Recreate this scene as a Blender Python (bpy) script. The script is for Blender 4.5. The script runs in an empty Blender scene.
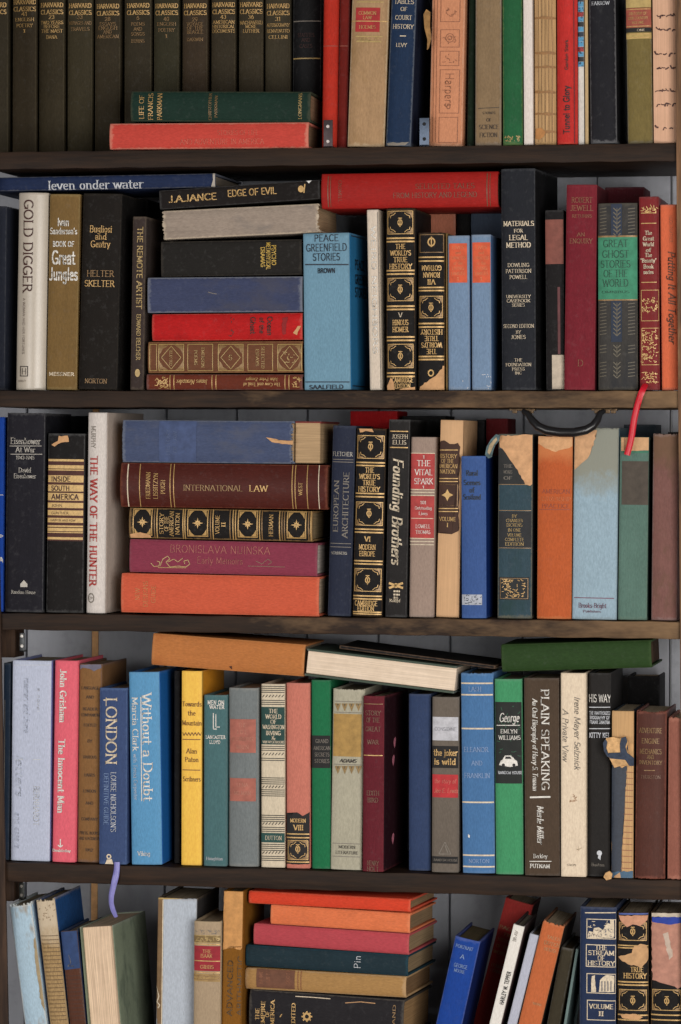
import bpy, bmesh, math, random
from mathutils import Vector, Matrix
C = bpy.context.scene.collection
PI = math.pi
rnd = random.Random(7)
# ------------------------------------------------------------------ camera model (681 x 1024 frame)
S = 0.00122                       # metres per pixel on the shelf front
F = 3440.0                        # focal length in pixels
TH = math.atan2(660.0, F)
DC = F * S
HZ = 445.0                        # horizon row
ZC = 1.25
ROLL = .0033
CAM = Vector((DC * math.sin(TH), -DC * math.cos(TH), ZC))
FWD = Vector((-math.sin(TH), math.cos(TH), 0)); UP = Vector((0, 0, 1)); R0 = Vector((math.cos(TH), math.sin(TH), 0))
RGT = R0 * math.cos(ROLL) + UP * math.sin(ROLL); CUP = UP * math.cos(ROLL) - R0 * math.sin(ROLL)
def unproj(px, py, P, n):
    d = FWD + RGT * ((px - 340.5) / F) + CUP * ((HZ - py) / F)
    return CAM + d * ((P - CAM).dot(n) / d.dot(n))
def at(px, py, y=0.0):
    return unproj(px, py, Vector((0, y, 0)), Vector((0, 1, 0)))
def pscale(P):
    return (P - CAM).dot(FWD) / F
# ------------------------------------------------------------------ materials
def lin(c, g=1.0):
    o = []
    for v in c:
        v = min(255, v) / 255.0
        v = v / 12.92 if v <= 0.04045 else ((v + 0.055) / 1.055) ** 2.4
        o.append(min(0.9, v * g))
    return (o[0], o[1], o[2], 1)
GAIN = 1.0
MC = {}
def nn(nt, t, **kw):
    n = nt.nodes.new(t)
    for k, v in kw.items():
        setattr(n, k, v)
    return n
def base_mat(name):
    m = bpy.data.materials.new(name); m.use_nodes = True
    nt = m.node_tree
    b = nt.nodes['Principled BSDF']
    return m, nt, b
def math_n(nt, op, a, b=None, c=None):
    n = nn(nt, 'ShaderNodeMath', operation=op)
    for i, v in enumerate((a, b, c)):
        if v is None: continue
        if isinstance(v, (int, float)): n.inputs[i].default_value = v
        else: nt.links.new(v, n.inputs[i])
    return n.outputs[0]
def mixc(nt, f, a, b):
    n = nn(nt, 'ShaderNodeMix', data_type='RGBA')
    for i, v in ((0, f), (6, a), (7, b)):
        if isinstance(v, (int, float)): n.inputs[i].default_value = v
        elif isinstance(v, tuple): n.inputs[i].default_value = v
        else: nt.links.new(v, n.inputs[i])
    return n.outputs[2]
def noise(nt, vec, scale, detail=3, rough=0.6):
    n = nn(nt, 'ShaderNodeTexNoise'); n.inputs['Scale'].default_value = scale
    n.inputs['Detail'].default_value = detail; n.inputs['Roughness'].default_value = rough
    nt.links.new(vec, n.inputs['Vector']); return n.outputs[0]
def mapping(nt, vec, scale, loc=(0, 0, 0)):
    n = nn(nt, 'ShaderNodeMapping'); n.inputs['Scale'].default_value = scale; n.inputs['Location'].default_value = loc
    nt.links.new(vec, n.inputs['Vector']); return n.outputs[0]
def ramp(nt, f, lo, hi):
    n = nn(nt, 'ShaderNodeMapRange'); n.inputs[1].default_value = lo; n.inputs[2].default_value = hi
    nt.links.new(f, n.inputs[0]); return n.outputs[0]
def shade(c, k):
    return (min(.9, c[0] * k), min(.9, c[1] * k), min(.9, c[2] * k), 1)
def cloth(color, h, hw, wear=0.5, blotch=0.35, rough=0.75, wearcol=None, weave=1.0, spec=0.3, stain=None, head=None, xw=True):
    """Bookcloth / leather / card: blotchy colour, fine weave, rubbed ends and joints."""
    m, nt, b = base_mat('bookcloth')
    col = lin(color, GAIN)
    tc = nn(nt, 'ShaderNodeTexCoord').outputs['Object']
    off = (rnd.uniform(-9, 9), rnd.uniform(-9, 9), rnd.uniform(-9, 9))
    v = mapping(nt, tc, (1, 1, 1), off)
    n1 = noise(nt, v, 28, 4, .65)
    n2 = noise(nt, mapping(nt, tc, (1.0, 1.0, .35), off), 620, 2, .6)
    c1 = mixc(nt, ramp(nt, n1, .3, .7), shade(col, 1 - .5 * blotch), shade(col, 1 + .45 * blotch))
    c2 = mixc(nt, ramp(nt, n2, .3, .72), shade(col, .72), shade(col, 1.32))
    n5 = noise(nt, mapping(nt, tc, (2.2, 1, .12), off), 70, 4, .7)
    c1 = mixc(nt, ramp(nt, n5, .45, .8), c1, shade(col, 1 - .62 * blotch))
    n6 = noise(nt, v, 140, 4, .75)
    c1 = mixc(nt, math_n(nt, 'MULTIPLY', ramp(nt, n6, .55, .75), .35 * min(1, blotch * 2.5)), c1, tuple(.72 * x + .1 for x in col[:3]) + (1,))
    cc = mixc(nt, .38 * weave, c1, c2)
    if head:   # grime or bleaching at the head of the spine, with a ragged lower limit
        sh_ = nn(nt, 'ShaderNodeSeparateXYZ'); nt.links.new(tc, sh_.inputs[0])
        n7 = noise(nt, v, 45, 4, .7)
        e = math_n(nt, 'ADD', sh_.outputs[2], math_n(nt, 'MULTIPLY', n7, head[1] * .9))
        cc = mixc(nt, math_n(nt, 'MULTIPLY', ramp(nt, e, h - head[1] * .75, h - head[1] * .25), .92), cc, lin(head[0], GAIN))
    if stain:
        n4 = noise(nt, mapping(nt, tc, (1, 1, .5), off), 22, 4, .7)
        cc = mixc(nt, math_n(nt, 'MULTIPLY', ramp(nt, n4, .52, .66), stain[1]), cc, lin(stain[0], GAIN))
    if wear > 0:
        w = lin(wearcol, GAIN) if wearcol else tuple(min(.85, .6 * x + .17) for x in col[:3]) + (1,)
        sx = nn(nt, 'ShaderNodeSeparateXYZ'); nt.links.new(tc, sx.inputs[0])
        z = math_n(nt, 'MINIMUM', sx.outputs[2], math_n(nt, 'SUBTRACT', h, sx.outputs[2]))
        x = math_n(nt, 'SUBTRACT', hw, math_n(nt, 'ABSOLUTE', sx.outputs[0]))
        x = math_n(nt, 'MULTIPLY', math_n(nt, 'ABSOLUTE', x), 2.6)
        d = math_n(nt, 'MINIMUM', z, x) if xw else z
        n3 = noise(nt, v, 170, 4, .75)
        d = math_n(nt, 'SUBTRACT', math_n(nt, 'MULTIPLY', n3, 0.011 * (0.6 + wear)), d)
        mask = ramp(nt, d, 0.0012, 0.0045)
        cc = mixc(nt, math_n(nt, 'MULTIPLY', mask, min(1, wear)), cc, w)
    nt.links.new(cc, b.inputs['Base Color'])
    b.inputs['Roughness'].default_value = rough
    b.inputs['Specular IOR Level'].default_value = spec
    bp = nn(nt, 'ShaderNodeBump'); bp.inputs['Strength'].default_value = .25 * weave; bp.inputs['Distance'].default_value = .0006
    nt.links.new(n2, bp.inputs['Height']); nt.links.new(bp.outputs[0], b.inputs['Normal'])
    return m
def ink(color, metal=0.0, rough=.55, worn=0.25):
    """Stamped or printed lettering, rubbed in places."""
    k = ('ink', color, metal, rough, worn)
    if k in MC: return MC[k]
    m, nt, b = base_mat('lettering_ink')
    col = lin(color, GAIN)
    tc = nn(nt, 'ShaderNodeTexCoord').outputs['Object']
    n1 = noise(nt, tc, 330, 3, .7)
    cc = mixc(nt, ramp(nt, n1, .3, .62), shade(col, 1 - worn * 1.6 if worn < .6 else .1), col)
    nt.links.new(cc, b.inputs['Base Color'])
    b.inputs['Roughness'].default_value = rough; b.inputs['Metallic'].default_value = metal
    MC[k] = m; return m
def plain(name, color, rough=.6, metal=0.0, var=.2, scale=120, bump=0):
    k = (name, color, rough, metal, var)
    if k in MC: return MC[k]
    m, nt, b = base_mat(name)
    col = lin(color, GAIN)
    tc = nn(nt, 'ShaderNodeTexCoord').outputs['Object']
    n1 = noise(nt, tc, scale, 4, .65)
    nt.links.new(mixc(nt, ramp(nt, n1, .3, .7), shade(col, 1 - var), shade(col, 1 + var)), b.inputs['Base Color'])
    b.inputs['Roughness'].default_value = rough; b.inputs['Metallic'].default_value = metal
    if bump:
        bp = nn(nt, 'ShaderNodeBump'); bp.inputs['Strength'].default_value = bump; bp.inputs['Distance'].default_value = .001
        nt.links.new(n1, bp.inputs['Height']); nt.links.new(bp.outputs[0], b.inputs['Normal'])
    MC[k] = m; return m
def paper(color=(205, 190, 165), lines=.35):
    """Edges of a block of leaves: fine lines across the thickness (local x)."""
    k = ('paper', color, lines)
    if k in MC: return MC[k]
    m, nt, b = base_mat('page_edges')
    col = lin(color, GAIN)
    tc = nn(nt, 'ShaderNodeTexCoord').outputs['Object']
    n1 = noise(nt, mapping(nt, tc, (1.0, .012, .012)), 900, 2, .7)
    n2 = noise(nt, tc, 35, 4, .7)
    c1 = mixc(nt, ramp(nt, n1, .35, .65), shade(col, 1 - lines), shade(col, 1.08))
    c2 = mixc(nt, ramp(nt, n2, .35, .7), c1, mixc(nt, .5, c1, (.32, .22, .12, 1)))
    nt.links.new(mixc(nt, .45, c1, c2), b.inputs['Base Color'])
    b.inputs['Roughness'].default_value = .9; b.inputs['Specular IOR Level'].default_value = .1
    bp = nn(nt, 'ShaderNodeBump'); bp.inputs['Strength'].default_value = .3; bp.inputs['Distance'].default_value = .0006
    nt.links.new(n1, bp.inputs['Height']); nt.links.new(bp.outputs[0], b.inputs['Normal'])
    MC[k] = m; return m
def wood(name, dark, light, amt=.5, rough=.6, axis=0, wearx=False):
    m, nt, b = base_mat(name)
    d, l = lin(dark, GAIN), lin(light, GAIN)
    tc = nn(nt, 'ShaderNodeTexCoord').outputs['Object']
    st = [14, 14, 14]; st[axis] = .9
    n1 = noise(nt, mapping(nt, tc, tuple(st)), 9, 6, .7)
    st2 = [1, 1, 1]; st2[axis] = .22
    n2 = noise(nt, mapping(nt, tc, tuple(st2), (3.1, 1.7, .4)), 13, 5, .75)
    b.inputs['Specular IOR Level'].default_value = .2
    cc = mixc(nt, math_n(nt, 'MULTIPLY', ramp(nt, n1, .38, .72), .55), d, l)
    cc = mixc(nt, math_n(nt, 'MULTIPLY', ramp(nt, n2, .55, .75), amt), cc, shade(l, 1.7))
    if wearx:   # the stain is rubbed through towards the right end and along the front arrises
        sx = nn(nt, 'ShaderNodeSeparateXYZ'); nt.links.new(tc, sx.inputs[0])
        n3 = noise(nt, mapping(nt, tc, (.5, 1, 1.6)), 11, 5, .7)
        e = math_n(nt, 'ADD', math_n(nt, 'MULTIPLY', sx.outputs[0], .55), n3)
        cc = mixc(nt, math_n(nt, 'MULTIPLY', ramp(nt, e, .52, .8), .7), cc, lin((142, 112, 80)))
    nt.links.new(cc, b.inputs['Base Color']); b.inputs['Roughness'].default_value = rough
    bp = nn(nt, 'ShaderNodeBump'); bp.inputs['Strength'].default_value = .35; bp.inputs['Distance'].default_value = .0015
    nt.links.new(n1, bp.inputs['Height']); nt.links.new(bp.outputs[0], b.inputs['Normal'])
    return m
# ------------------------------------------------------------------ object helpers
def link_mesh(name, bm, mat, parent=None, smooth=None):
    me = bpy.data.meshes.new(name); bm.normal_update(); bm.to_mesh(me); bm.free()
    if mat is not None: me.materials.append(mat)
    if smooth is not None:
        for p in me.polygons: p.use_smooth = True
        me.set_sharp_from_angle(angle=math.radians(smooth))
    o = bpy.data.objects.new(name, me); C.objects.link(o)
    if parent is not None: o.parent = parent
    return o
def tag(o, label=None, cat=None, group=None, kind=None):
    if label: o['label'] = label
    if cat: o['category'] = cat
    if group: o['group'] = group
    if kind: o['kind'] = kind
    return o
def add_box(bm, x0, x1, y0, y1, z0, z1, bev=0.0, seg=2):
    vs = [bm.verts.new((x, y, z)) for x in (x0, x1) for y in (y0, y1) for z in (z0, z1)]
    fs = [(0, 1, 3, 2), (4, 6, 7, 5), (0, 4, 5, 1), (2, 3, 7, 6), (0, 2, 6, 4), (1, 5, 7, 3)]
    faces = [bm.faces.new([vs[i] for i in f]) for f in fs]
    if bev > 0:
        es = list({e for f in faces for e in f.edges})
        bmesh.ops.bevel(bm, geom=es, offset=bev, segments=seg, affect='EDGES', profile=.6)
def add_tube(bm, pts, rad, sides=10, caps=True):
    rings = []
    n = len(pts)
    for i, p in enumerate(pts):
        p = Vector(p)
        t = (Vector(pts[min(i + 1, n - 1)]) - Vector(pts[max(i - 1, 0)])).normalized()
        u = t.cross(Vector((0, 1, 0)))
        if u.length < 1e-4: u = t.cross(Vector((1, 0, 0)))
        u.normalize(); w = t.cross(u)
        r = rad[i] if isinstance(rad, (list, tuple)) else rad
        rings.append([bm.verts.new(p + u * r * math.cos(2 * PI * k / sides) + w * r * math.sin(2 * PI * k / sides)) for k in range(sides)])
    for a, b in zip(rings, rings[1:]):
        for k in range(sides):
            bm.faces.new((a[k], a[(k + 1) % sides], b[(k + 1) % sides], b[k]))
    if caps:
        bm.faces.new(rings[0][::-1]); bm.faces.new(rings[-1])
# ------------------------------------------------------------------ pen-drawn alphabet (cap height 1)
def arc(cx, cy, rx, ry, a0, a1, n=9):
    return [(cx + rx * math.cos(math.radians(a0 + (a1 - a0) * i / n)), cy + ry * math.sin(math.radians(a0 + (a1 - a0) * i / n))) for i in range(n + 1)]
X = .64
G = {}
def gl(ch, w, *strokes): G[ch] = (w, [list(s) for s in strokes])
gl(' ', .38)
gl('A', .86, [(.05, 0), (.43, 1)], [(.43, 1), (.81, 0)], [(.18, .34), (.68, .34)])
gl('B', .74, [(.14, 0), (.14, 1)], [(.14, 1), (.38, 1)] + arc(.38, .76, .24, .24, 90, -90) + [(.14, .52)], [(.14, .52), (.4, .52)] + arc(.4, .26, .27, .26, 90, -90) + [(.14, 0)])
gl('C', .8, arc(.46, .5, .38, .5, 48, 312, 14))
gl('D', .84, [(.14, 0), (.14, 1)], [(.14, 1), (.36, 1)] + arc(.36, .5, .4, .5, 90, -90, 12) + [(.14, 0)])
gl('E', .7, [(.14, 0), (.14, 1)], [(.14, 1), (.6, 1)], [(.14, .52), (.52, .52)], [(.14, 0), (.63, 0)])
gl('F', .66, [(.14, 0), (.14, 1)], [(.14, 1), (.6, 1)], [(.14, .5), (.5, .5)])
gl('G', .86, arc(.46, .5, .38, .5, 48, 330, 14), [(.79, .42), (.79, .08)], [(.52, .42), (.79, .42)])
gl('H', .86, [(.14, 0), (.14, 1)], [(.72, 0), (.72, 1)], [(.14, .52), (.72, .52)])
gl('I', .3, [(.15, 0), (.15, 1)])
gl('J', .5, [(.34, 1), (.34, .2)] + arc(.17, .2, .17, .2, 0, -140, 6))
gl('K', .8, [(.14, 0), (.14, 1)], [(.7, 1), (.14, .42)], [(.3, .58), (.74, 0)])
gl('L', .66, [(.14, 0), (.14, 1)], [(.14, 0), (.6, 0)])
gl('M', 1.0, [(.14, 0), (.14, 1)], [(.14, 1), (.5, .12)], [(.5, .12), (.86, 1)], [(.86, 1), (.86, 0)])
gl('N', .88, [(.14, 0), (.14, 1)], [(.14, 1), (.74, 0)], [(.74, 0), (.74, 1)])
gl('O', .9, arc(.45, .5, .38, .5, 0, 360, 20))
gl('P', .7, [(.14, 0), (.14, 1)], [(.14, 1), (.36, 1)] + arc(.36, .74, .26, .26, 90, -90) + [(.14, .48)])
gl('Q', .9, arc(.45, .5, .38, .5, 0, 360, 20), [(.5, .25), (.82, -.1)])
gl('R', .78, [(.14, 0), (.14, 1)], [(.14, 1), (.36, 1)] + arc(.36, .76, .25, .24, 90, -90) + [(.14, .52)], [(.36, .52), (.72, 0)])
gl('S', .66, arc(.33, .75, .24, .25, 40, 250, 9) + arc(.33, .26, .26, .26, 80, -150, 10))
gl('T', .74, [(.37, 0), (.37, 1)], [(.05, 1), (.69, 1)])
gl('U', .84, [(.14, 1), (.14, .32)] + arc(.42, .32, .28, .32, 180, 360, 10) + [(.7, 1)])
gl('V', .82, [(.05, 1), (.41, 0)], [(.41, 0), (.77, 1)])
gl('W', 1.14, [(.05, 1), (.31, 0)], [(.31, 0), (.57, .95)], [(.57, .95), (.83, 0)], [(.83, 0), (1.09, 1)])
gl('X', .8, [(.08, 1), (.72, 0)], [(.72, 1), (.08, 0)])
gl('Y', .78, [(.05, 1), (.39, .48)], [(.73, 1), (.39, .48)], [(.39, .48), (.39, 0)])
gl('Z', .72, [(.1, 1), (.62, 1)], [(.62, 1), (.08, 0)], [(.08, 0), (.66, 0)])
gl('a', .58, [(.47, .46), (.47, 0)], arc(.28, .46, .19, .19, 0, 155, 7), [(.47, .36), (.3, .36)] + arc(.26, .18, .18, .18, 90, 270, 8) + [(.34, 0), (.47, .1)])
gl('b', .62, [(.13, 0), (.13, 1)], arc(.32, .32, .2, .32, 150, -150, 12))
gl('c', .52, arc(.3, .32, .21, .32, 45, 315, 11))
gl('d', .62, [(.49, 0), (.49, 1)], arc(.3, .32, .2, .32, 30, 330, 12))
gl('e', .54, [(.09, .34), (.47, .34)] + arc(.28, .34, .19, .3, 0, 180, 8)[1:] + arc(.3, .3, .21, .3, 180, 310, 7))
gl('f', .38, [(.18, 0), (.18, .8)] + arc(.34, .8, .16, .2, 180, 70, 5), [(.04, X), (.34, X)])
gl('g', .6, arc(.28, .36, .19, .28, 0, 360, 12), [(.47, X), (.47, -.1)] + arc(.28, -.1, .19, .2, 0, -150, 7))
gl('h', .62, [(.13, 0), (.13, 1)], [(.13, .42)] + arc(.31, .42, .18, .22, 170, 0, 7) + [(.49, 0)])
gl('i', .28, [(.14, 0), (.14, X)], [(.14, .86), (.14, .92)])
gl('j', .28, [(.16, X), (.16, -.12)] + arc(.04, -.12, .12, .16, 0, -110, 5), [(.16, .86), (.16, .92)])
gl('k', .58, [(.13, 0), (.13, 1)], [(.48, X), (.13, .28)], [(.24, .4), (.52, 0)])
gl('l', .28, [(.14, 0), (.14, 1)])
gl('m', .92, [(.13, 0), (.13, X)], [(.13, .44)] + arc(.29, .44, .16, .2, 170, 0, 6) + [(.45, 0)], [(.45, .44)] + arc(.61, .44, .17, .2, 170, 0, 6) + [(.78, 0)])
gl('n', .62, [(.13, 0), (.13, X)], [(.13, .42)] + arc(.31, .42, .18, .22, 170, 0, 7) + [(.49, 0)])
gl('o', .58, arc(.29, .32, .21, .32, 0, 360, 15))
gl('p', .62, [(.13, -.3), (.13, X)], arc(.32, .32, .2, .32, 150, -150, 12))
gl('q', .62, [(.49, -.3), (.49, X)], arc(.3, .32, .2, .32, 30, 330, 12))
gl('r', .42, [(.13, 0), (.13, X)], [(.13, .4)] + arc(.33, .42, .18, .22, 170, 60, 5))
gl('s', .48, arc(.25, .48, .15, .16, 40, 250, 7) + arc(.24, .17, .17, .17, 80, -150, 8))
gl('t', .4, [(.18, .9), (.18, .16)] + arc(.3, .16, .12, .16, 180, 300, 5), [(.04, X), (.34, X)])
gl('u', .62, [(.13, X), (.13, .2)] + arc(.3, .2, .17, .2, 180, 360, 7), [(.49, X), (.49, 0)])
gl('v', .56, [(.04, X), (.28, 0)], [(.28, 0), (.52, X)])
gl('w', .82, [(.04, X), (.22, 0)], [(.22, 0), (.41, X)], [(.41, X), (.6, 0)], [(.6, 0), (.78, X)])
gl('x', .56, [(.06, X), (.5, 0)], [(.5, X), (.06, 0)])
gl('y', .56, [(.04, X), (.28, 0)], [(.52, X), (.28, 0), (.16, -.28)])
gl('z', .52, [(.08, X), (.44, X)], [(.44, X), (.06, 0)], [(.06, 0), (.47, 0)])
gl('0', .62, arc(.31, .5, .23, .5, 0, 360, 16))
gl('1', .4, [(.08, .82), (.22, 1)], [(.22, 1), (.22, 0)])
gl('2', .6, arc(.3, .74, .22, .26, 170, -40, 9) + [(.07, 0)], [(.07, 0), (.54, 0)])
gl('3', .6, arc(.28, .76, .2, .24, 150, -90, 9), arc(.28, .27, .23, .27, 90, -150, 9))
gl('4', .64, [(.44, 0), (.44, 1)], [(.44, 1), (.05, .3)], [(.05, .3), (.6, .3)])
gl('5', .6, [(.5, 1), (.14, 1)], [(.14, 1), (.11, .56)], [(.11, .56)] + arc(.27, .32, .25, .3, 120, -150, 10))
gl('6', .62, arc(.33, .3, .22, .3, 0, 360, 13), [(.11, .3), (.16, .68), (.42, 1)])
gl('7', .58, [(.06, 1), (.52, 1)], [(.52, 1), (.2, 0)])
gl('8', .6, arc(.3, .75, .19, .25, 0, 360, 12), arc(.3, .26, .23, .26, 0, 360, 12))
gl('9', .62, arc(.29, .7, .22, .3, 0, 360, 13), [(.51, .7), (.46, .32), (.2, 0)])
gl('.', .26, [(.13, 0), (.13, .04)])
gl(',', .26, [(.14, .04), (.08, -.14)])
gl("'", .24, [(.12, 1), (.1, .78)])
gl('"', .36, [(.1, 1), (.1, .8)], [(.24, 1), (.24, .8)])
gl('-', .44, [(.07, .36), (.37, .36)])
gl('&', .84, [(.74, 0), (.2, .72)] + arc(.34, .78, .16, .2, 190, -60, 8) + [(.14, .36)] + arc(.34, .24, .24, .24, 150, 330, 8) + [(.76, .46)])
STY = {  # half nib width, half nib height, serif half length, slant, extra spacing
    'serif': (.062, .034, .13, 0, .03), 'serifb': (.095, .045, .15, 0, .05), 'sans': (.058, .052, 0, 0, .05),
    'sansb': (.095, .08, 0, 0, .08), 'thin': (.04, .036, 0, 0, .05), 'italic': (.062, .034, .09, .22, .02),
    'italicb': (.085, .042, .1, .22, .03), 'thinserif': (.04, .026, .1, 0, .03), 'cond': (.08, .055, 0, 0, .03)}
def hull(pts):
    pts = sorted(set(pts))
    def half(ps):
        o = []
        for p in ps:
            while len(o) > 1 and (o[-1][0] - o[-2][0]) * (p[1] - o[-2][1]) - (o[-1][1] - o[-2][1]) * (p[0] - o[-2][0]) <= 1e-12: o.pop()
            o.append(p)
        return o
    a, b = half(pts), half(pts[::-1])
    return a[:-1] + b[:-1]
def text_polys(s, sty):
    a, b, sf, sl, sp = STY[sty]
    polys, x = [], 0.0
    for ch in s:
        w, strokes = G.get(ch, G['-'])
        for st in strokes:
            for p, q in zip(st, st[1:]):
                k = max(1, int(math.hypot(q[0] - p[0], q[1] - p[1]) / .3))
                for i in range(k):
                    u = (p[0] + (q[0] - p[0]) * i / k, p[1] + (q[1] - p[1]) * i / k)
                    v = (p[0] + (q[0] - p[0]) * (i + 1) / k, p[1] + (q[1] - p[1]) * (i + 1) / k)
                    polys.append(([(x + c[0] + dx, c[1] + dy) for c in (u, v) for dx in (-a, a) for dy in (-b, b)]))
            if sf:
                for e, o in ((st[0], st[1]), (st[-1], st[-2])):
                    if abs(e[0] - o[0]) < .75 * abs(e[1] - o[1]) and abs(e[1] - o[1]) > .3 and min(abs(e[1]), abs(e[1] - 1), abs(e[1] - X)) < .02:
                        polys.append([(x + e[0] + dx, e[1] + dy) for dx in (-sf, sf) for dy in (-b, b)])
        x += w + sp
    out = []
    for p in polys:
        p = hull([(round(c[0] + sl * c[1], 4), round(c[1], 4)) for c in p])
        if len(p) > 2: out.append(p)
    return out, max(x - sp, .1)
# ------------------------------------------------------------------ shelves (front top edges read off the photograph)
SHELF_Z = {1: at(340, 147.5).z, 2: at(340, 390.8).z, 3: at(340, 617.6).z, 4: at(340, 871.5).z, 5: at(340, 1106).z, 0: at(340, -78).z}
SHELF_T = {0: .022, 1: .0215, 2: .0205, 3: .0205, 4: .0235, 5: .022}
INKS = {'gold': ((196, 158, 98), .25), 'dimgold': ((140, 108, 66), .2), 'brightgold': ((214, 176, 112), .2), 'cream': ((222, 205, 178), 0), 'white': ((232, 228, 220), 0),
        'silver': ((176, 170, 160), .1), 'dark': ((48, 38, 36), 0), 'black': ((26, 24, 25), 0), 'navy': ((30, 42, 58), 0), 'red': ((178, 54, 48), 0), 'paleblue': ((140, 165, 205), 0),
        'brown': ((110, 62, 38), 0), 'yellow': ((206, 170, 70), .1), 'palered': ((216, 110, 88), 0), 'dimred': ((96, 44, 36), 0), 'purple': ((120, 70, 90), 0), 'grey': ((130, 122, 112), 0),
        'faintgold': ((118, 84, 62), .1), 'darkgreen': ((26, 64, 50), 0), 'paleorange': ((226, 140, 96), 0), 'greenblack': ((30, 36, 30), 0), 'palegrey': ((205, 208, 214), 0), 'tan': ((196, 150, 105), 0), 'dimbrown': ((150, 95, 65), 0),
        'orangelabel': ((205, 86, 52), 0), 'redlabel': ((160, 40, 42), 0), 'umber': ((70, 34, 28), 0), 'blue': ((34, 92, 190), 0), 'skyblue': ((80, 150, 190), 0), 'rust': ((150, 76, 60), 0), 'lightgold': ((178, 150, 92), .1)}
BOOKS = []
EPS0 = .00022
class Book:
    def __init__(s, label, a, b, w, col, kind='case', sh=None, y0=.012, yaw=0.0, depth=.126, bulge=3.0, p=2.4, wear=.5, blotch=.35, rough=.72, weave=1.0,
                 wearcol=None, stain=None, pages=(190, 172, 146), group=None, name='hardcover_book', fray=(0, 0), side=None, lying=None, bare_lines=.45, spec=.14, cat='book', head=None, board=None, shrink=.6, inset=.003):
        s.label, s.col, s.kind, s.depth, s.wear, s.group, s.name, s.fray, s.pages, s.cat = label, col, kind, depth, wear, group, name, fray, pages, cat
        s.blotch, s.rough, s.weave, s.wearcol, s.stain, s.side, s.bare_lines, s.spec, s.inset = blotch, rough, weave, wearcol, stain, side, bare_lines, spec, inset
        a, b = (a[0] - .7, a[1]), (b[0] - .7, b[1])
        yw = math.radians(yaw)
        s.n = Vector((-math.sin(yw), math.cos(yw), 0)); s.ex = Vector((math.cos(yw), math.sin(yw), 0))
        s.head, s.board = head, board
        s.a, s.b = a, b
        s.P = unproj(a[0], a[1], Vector((0, y0, 0)), Vector((0, 1, 0)))
        H = unproj(b[0], b[1], s.P, s.n)
        T = s.P.copy()
        v = H - T
        s.s = pscale((T + H) / 2)
        s.hw = (w - shrink) * s.s / 2
        dx, dz = v.dot(s.ex), v.z
        L = math.hypot(dx, dz)
        if sh is not None:
            z = SHELF_Z[sh] + .0009 + s.hw * abs(dx) / L
            T = T + v * ((z - T.z) / v.z)
            L = (H - T).length
        s.h = L
        v = (H - T); dx, dz = v.dot(s.ex) / L, v.z / L
        s.o = T; s.ez = s.ex * dx + UP * dz; s.exl = s.ex * dz - UP * dx
        s.lying = lying if lying is not None else (abs(dx) > abs(dz))
        s.left = dx < 0
        s.bulge = min(bulge * .001, s.hw * .5); s.p = p
        s.acc = {}; s.grp = {}
        BOOKS.append(s)
    # --- geometry mapping
    def surf(s, x):
        return s.bulge * min(1.0, abs(x) / s.hw) ** s.p if s.kind != 'fore' else .006
    def loc(s, px, py):
        q = unproj(px, py, s.P, s.n) - s.o
        return q.dot(s.exl), q.dot(s.ez)
    def dirs(s, ang):
        c, n = math.cos(math.radians(ang)), math.sin(math.radians(ang))
        if not s.lying: return (c, n), (-n, c)
        k = -1 if s.left else 1
        f = lambda x, y: (y * -k if s.left is False else y, x * k)
        # lying head-left: local z = -right, local x = up ; head-right: local z = right, local x = -up
        if s.left: g = lambda x, y: (y, -x)
        else: g = lambda x, y: (-y, x)
        return g(c, n), g(-n, c)
    def add(s, part, ink_name, polys, eps=1):
        if part in ('title_label', 'label', 'panel', 'torn_patch', 'torn_paper', 'worn_patch', 'spine_remnant'):
            s.cnt = getattr(s, 'cnt', 0) + 1
            s.acc[(part, ink_name, eps, s.cnt)] = list(polys); return
        s.cnt = getattr(s, 'cnt', 0)
        bx = lambda P: (min(c[0] for p in P for c in p), min(c[1] for p in P for c in p), max(c[0] for p in P for c in p), max(c[1] for p in P for c in p))
        if not polys: return
        b = bx(polys)
        # marks of one kind that lie close together are one piece of decoration; distant ones are pieces of their own
        near = []
        for k, (q, P) in list(s.grp.items()):
            if k[:3] == (part, ink_name, eps):
                g = math.hypot(max(0, b[0] - q[2], q[0] - b[2]), max(0, b[1] - q[3], q[1] - b[3]))
                if g < .019: near.append(k)
        P = list(polys)
        for k in near: P = s.grp.pop(k)[1] + P
        s.cnt += 1
        s.grp[(part, ink_name, eps, s.cnt)] = (bx(P), P)
    def t(s, txt, cx, cy, length, height, ang=0, ink='gold', sty='serif', part='lettering', eps=3):
        polys, w = text_polys(txt, sty)
        u, v = s.dirs(ang)
        x0, z0 = s.loc(cx, cy)
        kx, ky = length * s.s / w, height * s.s
        out = []
        for p in polys:
            out.append([(x0 + u[0] * (c[0] - w / 2) * kx + v[0] * (c[1] - .5) * ky, z0 + u[1] * (c[0] - w / 2) * kx + v[1] * (c[1] - .5) * ky) for c in p])
        s.add(part, ink, out, eps)
        return s
    def axis(s, p):
        i = 0 if s.lying else 1
        k = (p - s.a[i]) / (s.b[i] - s.a[i])
        return s.loc(s.a[0] + (s.b[0] - s.a[0]) * k, s.a[1] + (s.b[1] - s.a[1]) * k)[1]
    def rl(s, x0, z0, x1, z1, part, ink, eps=1):
        s.add(part, ink, [[(x0, z0), (x1, z0), (x1, z1), (x0, z1)]], eps)
    def band(s, p0, p1, ink='gold', inset=.3, part='gilt_band', eps=2):
        i = s.hw - inset * s.s
        za, zb = s.axis(p0), s.axis(p1)
        s.rl(-i, min(za, zb), i, max(za, zb), part, ink, eps); return s
    def bands(s, *ps, ink='gold', w=.8, inset=.3, part='gilt_band', eps=2):
        for p in ps: s.band(p - w / 2, p + w / 2, ink, inset, part, eps)
        return s
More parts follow.
